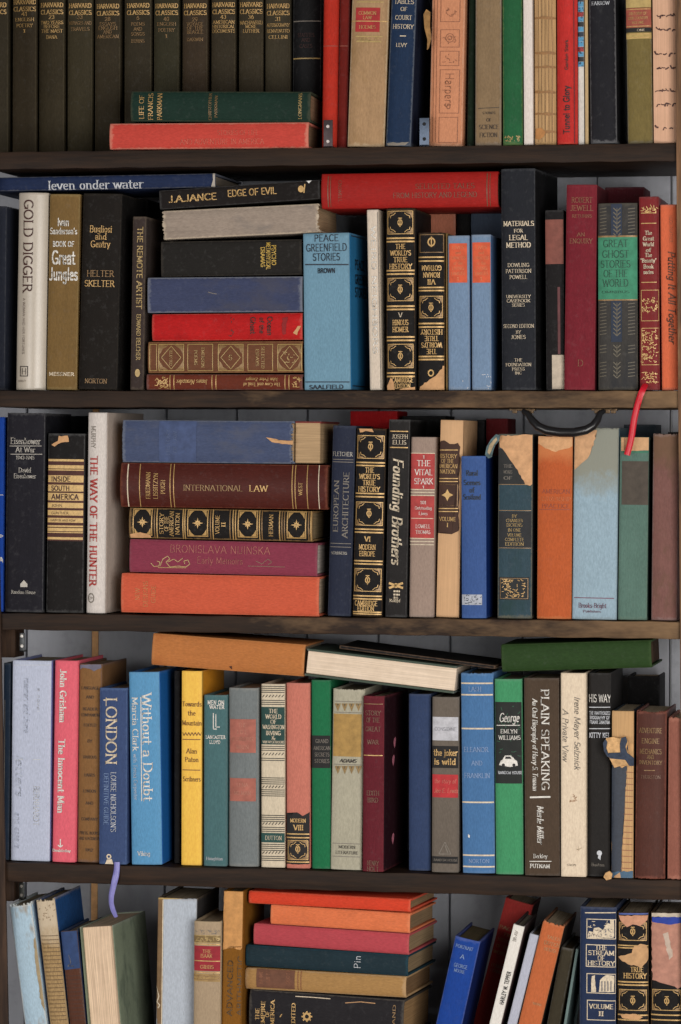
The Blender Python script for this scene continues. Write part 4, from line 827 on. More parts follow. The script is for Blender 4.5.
k.line(622, 452, 649.5, 452, 1.6, (58, 116, 92), 'worn_patch').line(624.8, 438, 624.8, 450, .7, 'dimbrown', 'torn_edge', 6)
k = stand('dusty maroon-brown book against the right post, third shelf', 3, 653.5, 680, 651.5, 678, 433.5, (119, 83, 77), y0=.012, bulge=3, p=3, group=GR3, wear=.4, stain=((96, 76, 58), .7), fray=(0, 2), head=((110, 84, 66), .04))
# second rank, third row
k = stand('bright red book standing behind the black and gold volume, third shelf', 3, 350, 398, 350, 398, 411, (166, 22, 26), y0=.142, depth=.08, group=GR3, wear=.1, bulge=2)
k = stand('black book in the rear rank behind the red label book', 3, 402, 446, 402, 446, 416, (20, 20, 21), y0=.142, depth=.08, group=GR3, wear=.1)
k = stand('narrow black book in the rear rank beside the dark red one', 3, 477, 485, 477, 485, 420, (22, 21, 22), y0=.142, depth=.08, group=GR3, wear=.1, bulge=1)
k = stand('dark red book in the rear rank behind the royal blue one', 3, 486, 508, 486, 508, 418.5, (92, 24, 28), y0=.142, depth=.08, group=GR3, wear=.1)
k = stand('dark slate book in the rear rank behind the red ribbon', 3, 624, 656, 624, 656, 424.5, (44, 54, 62), y0=.142, depth=.08, group=GR3, wear=.2)
k = stand('black book in the rear rank behind the dusty maroon one', 3, 668, 700, 668, 700, 432, (24, 22, 22), y0=.142, depth=.08, group=GR3, wear=.2)
# ================================================================== FOURTH ROW
GR4 = 'books on the fourth shelf'
k = stand('narrow dark teal book against the left post, fourth shelf', 4, 4, 11.5, 2, 9.5, 663, (30, 44, 62), y0=.016, group=GR4, wear=.2, bulge=1)
k.curve([(5, 700), (4.2, 850)], .5, 'grey')
k = stand('wide silvery lavender book with faint white lettering, fourth shelf', 4, 12, 53, 10.5, 50.5, 660.5, (180, 187, 207), y0=.012, bulge=1.2, p=7, group=GR4, wear=.25, blotch=.08, side=(120, 130, 190), rough=.45, wearcol=(190, 196, 206))
k.t('rosemary and thyme', 27, 705, 55, 6, -90, (186, 194, 212), 'italic').t('a novel', 39, 700, 24, 3, -90, 'palegrey', 'thin').t('BERNHARDT', 36.5, 806, 40, 5.6, -90, 'palegrey', 'serif').t('letters', 20, 775, 42, 8, -90, (184, 192, 210), 'italic').t('and essays', 18, 830, 36, 6, -90, (184, 192, 210), 'italic').line(15, 759.5, 23, 759.5, .8, 'palegrey').line(33, 759.5, 41, 759.5, .8, 'palegrey').line(13, 665, 51, 665, .5, 'palegrey')
k = stand('pink-red book with white vertical lettering, fourth shelf', 4, 55, 78.5, 51.5, 76, 660.5, (221, 97, 112), y0=.008, bulge=2.5, p=3, group=GR4, wear=.15, blotch=.1, rough=.5)
k.t('John Grisham', 63.2, 696, 53, 6.6, -90, 'white', 'serifb').t('The Innocent Man', 61.4, 776, 74, 6.6, -90, 'white', 'serifb').line(60.5, 839, 60.5, 846, 1.1, 'white').line(58, 845, 60.5, 847, 1.1, 'white').line(63, 845, 60.5, 847, 1.1, 'white').t('Doubleday', 61.5, 850.5, 19, 2.6, 0, 'white', 'serifb')
k = stand('worn brown cardboard book with black print, between pink and blue books', 4, 79, 102.5, 77, 101, 664, (128, 92, 56), y0=.014, bulge=2.5, p=3, group=GR4, wear=.3, blotch=.25, side=(116, 84, 54), wearcol=(92, 92, 110))
for tx, y, L in (('LANGUAGE', 688, 18), ('AND', 697, 8), ('READER', 709, 15), ('COMPANION', 715, 19), ('EDITED', 725, 13), ('BY', 741, 5), ('VARIOUS', 757, 14), ('HANDS', 775, 11), ('LONDON', 791, 13), ('AND', 803, 8), ('COMPANY', 819, 17), ('PRESS, BOOKS', 833, 20), ('AND STATIONERY', 838.5, 21), ('1912', 850, 8)): k.t(tx, 90.4 - (y - 664) * .006, y, L, 2.8, 0, 'dark', 'serif')
k.poly([(80, 665), (101, 664.5), (101, 668), (94, 671), (86, 668), (80, 669)], (104, 100, 116), 'worn_patch', 3, .8)
k = stand('dark blue book with huge white vertical capitals and a lavender ribbon', 4, 100.5, 127, 97.5, 128.5, 688, (58, 75, 114), bottom=872, y0=.002, bulge=2, p=4, group=GR4, wear=.35, blotch=.15, wearcol=(100, 124, 164))
k.t('LONDON', 111.5, 731, 67, 11, -90, 'cream', 'serif').t("LOUISE NICHOLSON'S", 113.5, 802, 60, 5.2, -90, 'palegrey', 'serif').t('DEFINITIVE GUIDE', 106.3, 799, 52, 4.6, -90, 'paleblue', 'thinserif').disc(109, 856.5, 2.6, 2.6, 'cream', hole=.5).poly([(105, 864.5), (107, 859.5), (112, 859), (113.5, 864.5)], 'cream', 'ornament', 2).line(103.5, 700, 107.5, 700, 1.2, 'cream')
LONDON = k
k = stand('bright blue book with white italic-styled vertical title, fourth shelf', 4, 128.5, 160, 131.5, 163, 672, (88, 146, 188), bottom=872, y0=.004, bulge=2.5, p=3, group=GR4, wear=.2, blotch=.1, side=(32, 96, 166), rough=.5, depth=.15)
k.t('Without a Doubt', 147.6, 747, 108, 9.4, -90, 'white', 'serif').line(141, 697, 141.8, 801, .9, 'white').t('Marcia Clark', 135.3, 724, 54, 6.2, -90, 'white', 'serif').t('with Teresa Carpenter', 135.6, 777, 46, 4, -90, 'palegrey', 'thinserif').t('Viking', 144, 853.5, 13, 4.2, 0, 'white', 'serif')
k = stand('black book recessed between the bright blue and yellow books', 4, 174.5, 180.8, 174.5, 180.8, 671, (20, 19, 20), y0=.03, bulge=1, group=GR4, wear=.1)
k = stand('yellow book with black lettering on the fourth shelf', 4, 181.5, 203, 181.5, 202, 671, (252, 188, 80), y0=.012, bulge=2, p=4, group=GR4, wear=.15, blotch=.1, rough=.5, side=(206, 140, 40), kind='paper')
for tx, y, L in (('Towards', 704, 20), ('the', 713, 8), ('Mountain', 723, 20), ('Alan', 751, 11), ('Paton', 759.5, 14), ('Scribners', 779, 18)): k.t(tx, 191.8, y, L, 4.6, 0, 'brown', 'serif')
k.bands(739.5, 770, ink='brown', w=.8, inset=1).curve([(182.5 + i * 1.6, 734 + (1.6 if i % 2 else -1.6)) for i in range(13)], .7, 'brown')
k = stand('dark teal book with small white lettering right of the yellow one', 4, 204, 228, 203.5, 227.5, 695, (72, 106, 109), y0=.01, bulge=2, p=4, group=GR4, wear=.25, blotch=.12)
k.t('MEN ON', 216, 702.5, 17, 4, 0, 'white', 'sansb').t('WATER', 217, 707, 15, 3.4, 0, 'white', 'sansb').line(213.5, 713, 213.5, 729, 1, 'white').line(213.5, 729, 217, 729, 1, 'white').line(216, 714, 216, 727, .8, 'white').line(216, 727, 220, 727, .8, 'white').t('LANCASTER', 215.5, 737, 20, 3.2, 0, 'white', 'sansb').t('LLOYD', 215, 742, 11, 3.2, 0, 'white', 'sansb').t('Houghton', 214.5, 858.5, 17, 3, 0, 'palegrey', 'serif')
k = stand('grey-blue book with two brick red blocks on the spine', 4, 228.6, 259, 228.6, 259, 688, (114, 120, 121), y0=.012, bulge=4, p=2.4, group=GR4, wear=.4, blotch=.2, wearcol=(150, 148, 142))
k.rect(229.5, 719, 255.5, 753, (164, 98, 84), 'title_label', 1).rect(229.5, 778, 255.5, 801.5, (164, 98, 84), 'title_label', 1)
for tx, y, L in (('THE', 725, 9), ('LIFE', 732, 11), ('OF CHRISTOPHER', 739, 22), ('WREN', 747, 13), ('LENA', 785, 12), ('MILMAN', 793, 17)): k.t(tx, 242.5, y, L, 3.8, 0, (190, 128, 108), 'serif')
k = stand('cream book with black pinstripes and a dark green label', 4, 261.3, 285.8, 261.3, 285.8, 684, (206, 192, 168), y0=.012, bulge=1.5, p=5, group=GR4, wear=.2, blotch=.12)
for a, b in ((686, 706), (746, 762), (777.5, 796), (815, 832), (844, 861)):
    y = a
    while y < b:
        if abs(y - (a + b) / 2) > 2.2: k.band(y, y + .75, 'greenblack', 0)
        y += 2.0
    for j in range(7): k.line(262.5 + j * 3.2, (a + b) / 2 + 1.2, 264.5 + j * 3.2, (a + b) / 2 - 1.2, .7, 'greenblack', 'gilt_band')
k.band(707, 744.5, (30, 64, 60), 0, 'title_label', 1).band(833, 842.5, (34, 72, 68), 0, 'title_label', 1)
for tx, y, L in (('THE', 711, 9), ('WORLD', 716.5, 16), ('OF', 721.7, 6), ('WASHINGTON', 727, 22), ('IRVING', 733, 15), ('&', 738, 4), ('VAN WYCK BROOKS', 742, 22)): k.t(tx, 273.5, y, L, 4 if y < 740 else 2.4, 0, 'cream', 'serifb')
k.t('DUTTON', 273.5, 837.8, 17, 4, 0, 'cream', 'serif')
k = stand('salmon pink book with a black and gold foot, its spine half stripped', 4, 286.4, 310.5, 286.4, 310.8, 683, (192, 116, 100), y0=.01, bulge=2.5, p=3, group=GR4, wear=.2, blotch=.12)
k.poly([(286.6, 813), (291, 815.5), (297, 812.5), (303, 816), (310.5, 812), (310.7, 864), (286.6, 864)], (28, 25, 25), 'panel', 1, .7)
k.bands(834, 837.6, 862, w=1.2, eps=3).t('MODERN', 298, 820.5, 16, 3.6, 0, 'gold', 'serifb').t('VIII', 298.5, 827.5, 10, 5, 0, 'gold', 'serifb').emblem_panel(840, 860, 849)
k = stand('bright green book with a black label, fourth shelf', 4, 311.5, 331, 312, 332, 680, (30, 106, 68), bottom=868, y0=.012, bulge=2, p=4, group=GR4, wear=.2, blotch=.15)
k.band(735.5, 768, (26, 26, 26), .2, 'title_label', 1)
for tx, y, L in (('GRAND', 741, 13), ('AMERICAN', 748, 17), ('SECRETS', 754.5, 15), ('STORIES', 761, 15)): k.t(tx, 322, y, L, 3.6, 0, 'grey', 'serif')
k = stand('pale grey-green book with an ochre panel and triangle borders', 4, 331.5, 367, 332, 361, 689, (168, 163, 144), bottom=870, y0=.008, bulge=2.5, p=4, group=GR4, wear=.3, blotch=.12, fray=(0, 1.5), wearcol=(200, 194, 176))
k.rect(333.5, 713.5, 361, 757, (164, 130, 72), 'panel', 1).bands(701.6, 712.5, 764.6, ink='grey', w=.7, inset=2)
for y in (703.4, 766): 
    for j in range(4):
        x = 334.8 + j * 6.9
        k.poly([(x, y), (x + 6.2, y), (x + 3.1, y + 8)], (146, 118, 70), 'ornament', 2).poly([(x + 2, y + .4), (x + 4.2, y + .4), (x + 3.1, y + 3.2)], (96, 84, 60), 'ornament', 3)
k.t('ADAMS', 348, 760.8, 17, 3.4, 0, 'dark', 'italicb').bands(843.6, 856.6, ink='grey', w=.7, inset=2).t('MODERN', 347, 847, 17, 2.8, 0, 'dark', 'serif').t('LITERATURE', 347, 852.6, 23, 3, 0, 'dark', 'serif')
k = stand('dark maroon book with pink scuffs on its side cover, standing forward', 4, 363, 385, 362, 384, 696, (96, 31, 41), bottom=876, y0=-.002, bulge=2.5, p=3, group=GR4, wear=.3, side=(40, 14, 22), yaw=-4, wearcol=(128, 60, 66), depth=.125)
k.bands(755.4, ink='gold', w=.9, inset=1).bands(704, ink='dimgold', w=.6, inset=1)
for tx, y, L in (('STORY', 713, 16), ('OF THE', 720, 14), ('GREAT', 729, 16), ('WAR', 742, 12), ('EDITH', 793, 13), ('BIRD', 800, 11), ('HENRY', 863, 12), ('HOLT', 869, 12)): k.t(tx, 373, y, L, 4.4, 0, 'faintgold', 'serif')
SCUFF = k
k = stand('plain dark blue book between the maroon and grey labelled books', 4, 408.8, 431.5, 408.8, 431.5, 694, (48, 63, 96), bottom=867, y0=.02, bulge=3, p=3, group=GR4, wear=.2, blotch=.2)
k = stand('grey book with white, black and red label blocks, fourth shelf', 4, 432.3, 460, 432, 459, 697, (104, 95, 86), bottom=870, y0=.01, bulge=2, p=5, group=GR4, wear=.2, blotch=.15)
k.band(717, 740.5, (186, 186, 192), .4, 'label', 1).band(746, 768, (26, 24, 24), .3, 'label', 1).band(774.5, 797.5, (176, 46, 50), .4, 'label', 1).band(856.5, 863.5, (22, 21, 22), .4, 'label', 1)
k.t('the joker', 445.5, 752.5, 24, 6, 0, 'gold', 'cond').t('is wild', 445, 761.5, 22, 6, 0, 'gold', 'cond').t('the story of', 445, 781, 22, 4.4, 0, (206, 110, 96), 'italic').t('Joe E. Lewis', 446, 790.5, 24, 4.4, 0, (206, 120, 100), 'italic').curve([(439, 854), (445, 842), (451, 854), (439, 854)], .7, 'grey').line(445, 845, 448, 853, .8, 'grey').t('RANDOM HOUSE', 445.5, 860, 24, 2.2, 0, 'grey', 'sans')
k.t('CONSIDINE', 445.5, 729, 22, 3.4, 0, (160, 160, 168), 'sans')
k = stand('medium blue book with cream double bands, fourth shelf', 4, 460.5, 494, 463, 495.5, 673, (72, 113, 159), bottom=872, y0=.008, bulge=3.5, p=3, group=GR4, wear=.35, blotch=.15, wearcol=(120, 150, 186), fray=(0, 1))
k.bands(683.3, 694.8, 728.6, 802.3, 855.3, 866.7, ink='cream', w=1.5, inset=.3).t('LASH', 475, 689, 13, 4.4, 0, 'paleblue', 'serif').t('ELEANOR', 476, 749.5, 25, 4.6, 0, 'paleblue', 'serif').t('AND', 477, 763, 11, 4.4, 0, 'paleblue', 'serif').t('FRANKLIN', 477, 775.5, 26, 4.6, 0, 'paleblue', 'serif').t('NORTON', 479, 861, 21, 3.6, 0, 'paleblue', 'serif').poly([(468, 834), (470, 835.5), (469.5, 838), (468, 837)], 'white', 'ornament', 2)
k = stand('emerald green book with a black picture label, fourth shelf', 4, 494.5, 522.8, 496, 524, 679, (66, 142, 98), bottom=874, y0=.006, bulge=3, p=4, group=GR4, wear=.3, blotch=.15)
k.band(702, 783.5, (28, 32, 30), .5, 'title_label', 1).speckle(498, 705, 520, 756, 26, (36, 92, 64), .8, 2.6)
k.t('George', 509, 717.5, 20, 8.5, 0, 'white', 'italic').line(496.5, 725.3, 520, 725.3, .7, 'white').t('EMLYN', 509, 731.3, 17, 3.8, 0, 'white', 'serif').t('WILLIAMS', 509.5, 737.6, 22, 4, 0, 'white', 'serif').t('RANDOM HOUSE', 510, 772.6, 24, 2.6, 0, 'palegrey', 'sansb')
k.poly([(499, 765), (501, 760.5), (504, 759), (505, 755.5), (511, 755.5), (513, 759), (517, 761), (518, 765.5), (510, 767)], 'white', 'ornament', 2).poly([(505.6, 756.5), (510.4, 756.5), (511.6, 758.8), (505.2, 758.8)], 'black', 'ornament', 3).disc(503.5, 765, 1.6, 1.6, 'black', 'ornament', 3).disc(514, 765, 1.6, 1.6, 'black', 'ornament', 3)
k = stand('dark brown book with large white vertical capitals, fourth shelf', 4, 524, 560, 525.5, 560.5, 678, (75, 61, 49), bottom=876, y0=.003, bulge=1.5, p=6, group=GR4, wear=.2, blotch=.1)
k.t('PLAIN SPEAKING', 545.3, 739.5, 101, 7.8, -90, 'white', 'serif').t('An Oral Biography of Harry S. Truman', 535.2, 744.5, 92, 5, -90, 'white', 'italicb').line(530, 797.3, 550.5, 796.8, 1.7, 'white').t('Merle Miller', 540.5, 824.5, 38, 6.4, -90, 'white', 'italicb').t('Berkley', 540.4, 856, 14, 4, 0, 'white', 'serif').line(529.5, 861.3, 551.5, 861.3, .8, 'white').t('PUTNAM', 540, 866, 20, 4, 0, 'white', 'serifb')
k = stand('cream book with faded grey vertical script, fourth shelf', 4, 560.8, 586.8, 561.5, 586.5, 673, (221, 202, 178), bottom=877, y0=.001, bulge=1.2, p=7, group=GR4, wear=.2, blotch=.08, wearcol=(190, 172, 150))
k.t('Irene Mayer Selznick', 577.5, 733, 73, 5.6, -90, 'grey', 'italic').t('A Private View', 565.6, 735, 52, 5.4, -90, 'grey', 'italic').speckle(570, 794, 576, 802, 12, (170, 130, 96)).speckle(577, 846, 581, 850, 6, (190, 170, 140)).t('KNOPF', 572, 865, 10, 2, 0, (180, 166, 148), 'serif')
k = stand('black book with white sans lettering right of the cream book', 4, 588.6, 611.5, 588.4, 610.6, 673, (37, 35, 34), bottom=877, y0=.012, bulge=2, p=5, group=GR4, wear=.15, blotch=.1, depth=.14)
k.t('HIS WAY', 599.8, 698.3, 22, 7.4, 0, 'white', 'sans').line(589, 707.2, 611, 707.2, .8, 'palegrey').line(589, 728.6, 611, 728.6, .8, 'palegrey')
for tx, y, L in (('THE UNAUTHORIZED', 713, 21), ('BIOGRAPHY OF', 717.6, 20), ('FRANK SINATRA', 722.2, 20)): k.t(tx, 599.8, y, L, 3, 0, 'palegrey', 'sansb')
k.t('KITTY KEL', 599.6, 735.2, 21, 4.6, 0, 'palegrey', 'sansb').disc(599.5, 853, 2.6, 2.6, 'palegrey').poly([(598.5, 855), (601, 855), (600.5, 860), (598, 858)], 'palegrey', 'ornament', 2).t('Bantam', 598, 864.5, 13, 3, 0, 'grey', 'serif')
k = stand('black book in the rear rank right of the white sans lettered one', 4, 628, 660, 628, 660, 676, (20, 19, 20), y0=.142, depth=.08, group=GR4, wear=.1)
k = stand('ruined navy book with its spine peeled off the tan leaves', 4, 612.4, 634.5, 611.6, 634, 711, (200, 160, 114), bottom=880, y0=.003, kind='bare', bare_lines=.2, bulge=2, p=4, group=GR4, wear=0, side=(44, 52, 62), inset=.001)
k.poly([(611.5, 765), (627, 766), (625, 800), (622.5, 840), (621, 874), (611.5, 874)], (46, 54, 68), 'spine_remnant', 2, .5)
for y in range(772, 872, 6): k.line(626 - (y - 772) * .055, y, 633 - (y - 772) * .01, y + .6, .7, 'dimbrown', 'stitching_thread')
k.poly([(614.5, 738), (626, 741), (634, 744), (634, 762), (622, 768), (614.5, 764)], (204, 160, 108), 'torn_paper', 4, .8).poly([(615, 752), (622, 752), (624, 745), (628, 744), (627, 753), (633, 757), (634, 765), (630, 765), (627, 758), (615, 757)], (48, 62, 84), 'torn_patch', 6, .5)
k.poly([(611.6, 872), (633.8, 871), (634, 880), (611.6, 880.5)], (72, 100, 124), 'torn_patch', 4, .7).poly([(614, 876), (620, 872), (621, 878), (615, 880)], (190, 150, 110), 'torn_paper', 5, .6)
RUIN = k
k = stand('rounded brown leather book with dull gilt lettering near the right, fourth shelf', 4, 635.5, 668.5, 636, 664, 711, (80, 46, 38), bottom=881, y0=-.003, bulge=5, p=2.2, group=GR4, wear=.45, blotch=.25, rough=.55, wearcol=(150, 92, 78), fray=(1.5, 2))
for tx, y, L in (('ADVENTURE', 730.5, 23), ('ENGINE', 741, 18), ('MECHANICS', 751.5, 22), ('AND', 757, 7), ('INVENTORY', 762.5, 23)): k.t(tx, 650.5, y, L, 4.8 if y < 752 else 3.6, 0, 'dimgold', 'serif')
k.line(644, 770.4, 655, 770.4, .8, 'dimgold').t('THURSTON', 650.5, 777, 20, 3.2, 0, 'faintgold', 'serif')
k = stand('reddish brown book cut by the right edge, fourth shelf', 4, 669, 698, 667.5, 697, 717.5, (142, 90, 76), bottom=881, y0=.002, bulge=3, p=3, group=GR4, wear=.6, blotch=.2, wearcol=(180, 122, 104), fray=(1, 1.5))
# lying across the fourth row
k = lie('orange-tan book lying tilted across the tops of the yellow and teal books', 152.5, 633.5, 664.5, 305, 644.2, 677.5, (178, 112, 62), y0=.012, bulge=3, p=3, group=GR4, wear=.3, depth=.12, blotch=.2, stain=((150, 84, 46), .5), wearcol=(200, 146, 98))
k.poly([(229, 666.5), (232, 666), (231.5, 669.5)], 'umber', 'worn_patch', 3)
k = lie('book lying with its cream page edges outward, dark and grey-green covers', 306.5, 648, 676, 456, 666, 694, (72, 84, 74), y0=.004, kind='fore', group=GR4, wear=.3, depth=.12, pages=(230, 210, 188), inset=.0005, bare_lines=.16)
FORE = k
k = lie('dark olive green book lying on the emerald and brown books', 502, 644, 672.6, 652, 640.5, 667.5, (41, 64, 31), y0=.012, bulge=4, p=3, group=GR4, wear=.3, depth=.13, blotch=.25, wearcol=(76, 96, 60), pages=(70, 50, 38))
k = lie('black board cover lying loose above the page-edge book', 340, 645, 648.8, 496, 665.3, 669.3, (26, 25, 26), y0=.008, bulge=.6, kind='paper', group=GR4, wear=.3, depth=.12, name='thin_black_book', wearcol=(150, 120, 96), pages=(150, 120, 92))
# ================================================================== BOTTOM ROW
GR5 = 'books on the bottom shelf'
def lean(label, t0, t1, ty, b0, b1, col, by=1024, foot=1098, **kw):
    """Leaning book: top edge t0..t1 at row ty, edges b0..b1 at row by; carried on to the shelf."""
    tx, bx = (t0 + t1) / 2, (b0 + b1) / 2
    fx = tx + (bx - tx) * (foot - ty) / (by - ty)
    ang = math.atan2(abs(fx - tx), foot - ty)
    w = ((t1 - t0) + (b1 - b0)) / 2 * math.cos(ang)
    return Book(label, (fx, foot), (tx, ty), w, col, sh=5, group=GR5, **kw)
k = lean('pale blue-white frayed cloth book leaning at the far left, bottom shelf', 8.5, 31, 903.5, 23.5, 48, (166, 190, 206), y0=.012, bulge=4, p=2.4, wear=.6, fray=(0, 5), wearcol=(214, 214, 208), stain=((146, 120, 84), .9), blotch=.15)
k.poly([(33, 940), (37, 934), (38.5, 960), (43, 985), (45, 1012), (41, 1004), (37, 975)], (158, 140, 108), 'worn_patch', 1, .8)
k = lean('leaning book with frayed cream top and tan burlap spine, bottom shelf', 35, 55.5, 899, 49.8, 69, (160, 132, 92), y0=.012, bulge=3, p=3, wear=.3, fray=(0, 5), weave=2.2, side=(34, 74, 126), blotch=.3, wearcol=(206, 188, 160), head=((200, 184, 160), .05))
k.speckle(38, 902, 62, 920, 24, (150, 126, 98))
for y in range(936, 1024, 4): k.line(41 + (y - 936) * .12, y, 58 + (y - 936) * .1, y - .4, .6, (98, 74, 46), 'weave_pattern', 2)
k = lean('leaning book blue above and dark brown below, bottom shelf', 59.8, 78.5, 931, 70.3, 86, (86, 52, 38), y0=.008, bulge=2, p=4, wear=.35, blotch=.3, side=(40, 62, 104))
k.poly([(56.5, 930), (80, 930), (83, 968), (62, 970)], (40, 64, 108), 'panel', 2, .3).curve([(69, 955), (71, 963), (68, 966), (74, 966)], .8, 'grey')
for y in range(976, 1024, 4): k.line(65 + (y - 976) * .1, y, 81 + (y - 976) * .08, y - .4, .6, (66, 36, 26), 'weave_pattern', 2)
k = lean('thick book with bare cream page edges outward and grey-green cover', 80, 114, 926, 86.5, 124, (124, 134, 114), y0=.006, kind='fore', wear=.4, blotch=.3, depth=.135, board=.0013, pages=(240, 208, 178), yaw=-3, inset=.0015, stain=((64, 76, 68), .6))
PAGED = k
k = lean('pale grey-blue cloth book with a split brown joint, bottom shelf', 156, 200, 898, 157.5, 194, (177, 185, 196), y0=.03, bulge=2, p=6, wear=.3, blotch=.1, side=(52, 50, 50), wearcol=(130, 112, 86), fray=(0, 1.5))
k.poly([(156, 897), (162.5, 897), (162.8, 968), (161, 1024), (157, 1024)], (122, 96, 66), 'torn_patch', 2, .7).line(163.2, 900, 161.8, 1024, .9, 'cream', 'worn_patch', 4).curve([(155.5, 986), (159, 996), (157, 1002), (160, 1005), (158, 1008)], 1.2, 'cream', 'loose_thread', 5).line(158, 898.5, 198, 897.6, 1.6, 'lightgold', 'worn_patch', 3)
k = lean('grey-tan book with a crimson label, standing forward on the bottom shelf', 193.8, 221.5, 921.5, 193, 221, (167, 146, 120), y0=.004, bulge=3, p=3, wear=.4, blotch=.15, wearcol=(176, 158, 128))
k.rect(194, 945.5, 221.2, 971.5, (148, 34, 46), 'title_label', 1).bands(944.3, 972.6, ink='gold', w=1.1).bands(961, ink='gold', w=.9).t('THE', 207, 951.3, 9, 3.4, 0, 'gold').t('ISAAK', 206.5, 955.8, 12, 3.4, 0, 'gold').t('GIBBS', 207, 966.8, 14, 3.4, 0, 'gold')
k.band(935.5, 942.5, (120, 98, 62), 0, 'panel', 1).bands(935.6, 942.6, ink='lightgold', w=.7).speckle(196, 937, 220, 941, 40, 'lightgold').band(974, 981.5, (160, 130, 82), 0, 'panel', 1).bands(976, 979.5, ink='dimgold', w=.7).speckle(196, 974, 220, 980, 20, 'dimgold').speckle(196, 930, 220, 934, 14, 'grey')
k = lean('tall ochre book with a paler upper spine left of the bottom stack', 223.2, 245, 891, 222, 241, (126, 82, 26), y0=.012, bulge=1.2, p=6, wear=.2, blotch=.25, wearcol=(100, 70, 34))
k.poly([(223.5, 891), (251, 891), (250, 944), (240, 950), (230, 946), (222.6, 950)], (194, 140, 82), 'panel', 1, .8).t('ADVANCED', 230, 988, 56, 5, 90, (92, 66, 34), 'sans').t('ARITHMETIC', 240, 986, 60, 5, 90, (92, 66, 34), 'sans')
YAW5 = -6
def lie5(label, xl, ylt, ylb, xr, yrt, yrb, col, **kw):
    return lie(label, xl, ylt, ylb, xr, yrt, yrb, col, yaw=YAW5 + kw.pop('dyaw', 0), group=GR5, **kw)
k = lie5('thin scarlet book on top of the bottom-shelf stack', 249, 890.5, 903.8, 411, 899.5, 912.3, (206, 66, 42), y0=.006, bulge=2, p=3, wear=.35, depth=.125, blotch=.12, pages=(150, 124, 92), wearcol=(224, 120, 92))
k = lie5('mottled orange book second from the top of the bottom stack', 271, 905, 924, 410.5, 913.5, 934, (216, 116, 74), y0=.006, bulge=2, p=4, wear=.35, depth=.12, blotch=.3, pages=(140, 116, 88), wearcol=(226, 150, 110))
k = lie5('rose red book third from the top of the bottom stack', 254, 923, 945, 409.5, 934.5, 955, (176, 70, 78), y0=.008, bulge=2.5, p=3, wear=.3, depth=.13, blotch=.15, pages=(160, 136, 104), wearcol=(190, 110, 106))
k = lie5('dark teal book with white handwriting in the bottom stack', 246, 944.5, 966.5, 408.5, 955.5, 976.5, (31, 48, 56), y0=.006, bulge=2.5, p=3, wear=.35, depth=.13, blotch=.3, pages=(150, 128, 98), wearcol=(30, 80, 96))
k.t('Pin', 357.5, 962, 13, 6.5, 90, 'palegrey', 'thin')
k = lie5('tan book with a brown label below the dark teal one', 245.5, 967, 990, 406.5, 977.5, 997.5, (164, 126, 78), y0=.008, bulge=3, p=3, wear=.5, depth=.125, blotch=.2, pages=(130, 100, 70), wearcol=(190, 160, 124))
k.rect(256.5, 966, 294.5, 989.5, (108, 70, 52), 'title_label', 1)
for tx, x, L in (('HOME', 261, 13), ('LIFE', 268, 11), ('SCOTT', 288, 14)): k.t(tx, x, 977, L, 3.6, 90, 'dimbrown', 'serif')
k.line(298, 969, 298, 990, .7, 'dimbrown', 'gilt_band').line(301, 969, 301, 990, .7, 'dimbrown', 'gilt_band')
k = lie5('thick black book with gold lettering under the tan one, bottom stack', 249.5, 989, 1030, 404, 1001, 1041, (36, 34, 37), y0=.007, bulge=4, p=3, wear=.35, depth=.13, blotch=.25, pages=(170, 134, 92), wearcol=(110, 104, 94))
for tx, x, y, L in (('THE', 257.5, 1014, 12), ('EMPIRE', 263, 1014, 26), ('OF', 267.5, 1014, 6), ('AMERICA', 272.5, 1015, 30), ('EDITED', 293.5, 1015, 24)): k.t(tx, x, y, L, 3.8, 90, 'gold', 'serifb')
k.disc(307, 1016.5, 4.2, 4.2, 'gold', hole=.5)
for j in range(8):
    a = j * PI / 4; k.line(307 + 3.6 * math.cos(a), 1016.5 + 3.6 * math.sin(a), 307 + 5.4 * math.cos(a), 1016.5 + 5.4 * math.sin(a), 1.6, 'gold')
k.line(280, 1017, 282, 1014, .9, 'gold').t('RAND', 394, 1018, 26, 3, 90, 'dimgold', 'serif').curve([(295, 996.5), (312, 997.5), (330, 999)], .8, 'cream', 'worn_edge').curve([(345, 1003), (360, 1002), (375, 1003.5)], .8, 'tan', 'worn_edge')
k = lie5('thick grey book carrying the bottom-shelf stack', 250, 1032, 1094, 402, 1043, 1103, (70, 66, 62), y0=.012, bulge=4, wear=.3, depth=.13)
# right part
k = lean('royal blue book leaning right of the bottom stack', 456.5, 480, 939, 434.5, 464.5, (25, 63, 142), y0=.006, bulge=2.5, p=3, wear=.35, blotch=.2, side=(20, 36, 92), pages=(96, 88, 66), wearcol=(110, 120, 170), depth=.125)
k.t('PORTRAIT', 464.5, 947.3, 18, 3.2, 0, 'paleblue', 'serif').t('A', 462.6, 956.5, 4, 4, 0, 'paleblue', 'serif').t('GEORGE', 460.8, 966, 14, 3.6, 0, 'paleblue', 'serif').t('MOORE', 459.5, 971, 11, 3.2, 0, 'paleblue', 'serif')
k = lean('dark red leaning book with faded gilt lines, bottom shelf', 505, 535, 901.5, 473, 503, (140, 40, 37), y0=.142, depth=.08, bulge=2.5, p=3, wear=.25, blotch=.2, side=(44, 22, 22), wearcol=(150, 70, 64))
for tx, x, y, L in (('PAGES', 509, 929, 20), ('FROM', 511, 936, 14), ('HISTORY', 506, 941, 17), ('OF THE', 503, 947, 14), ('WORLD', 501, 953, 16), ('HENRY', 497, 966, 12), ('LOWE', 496, 971, 12)): k.t(tx, x, y, L, 3.2, 0, 'faintgold' if y > 960 else 'dimgold', 'serif')
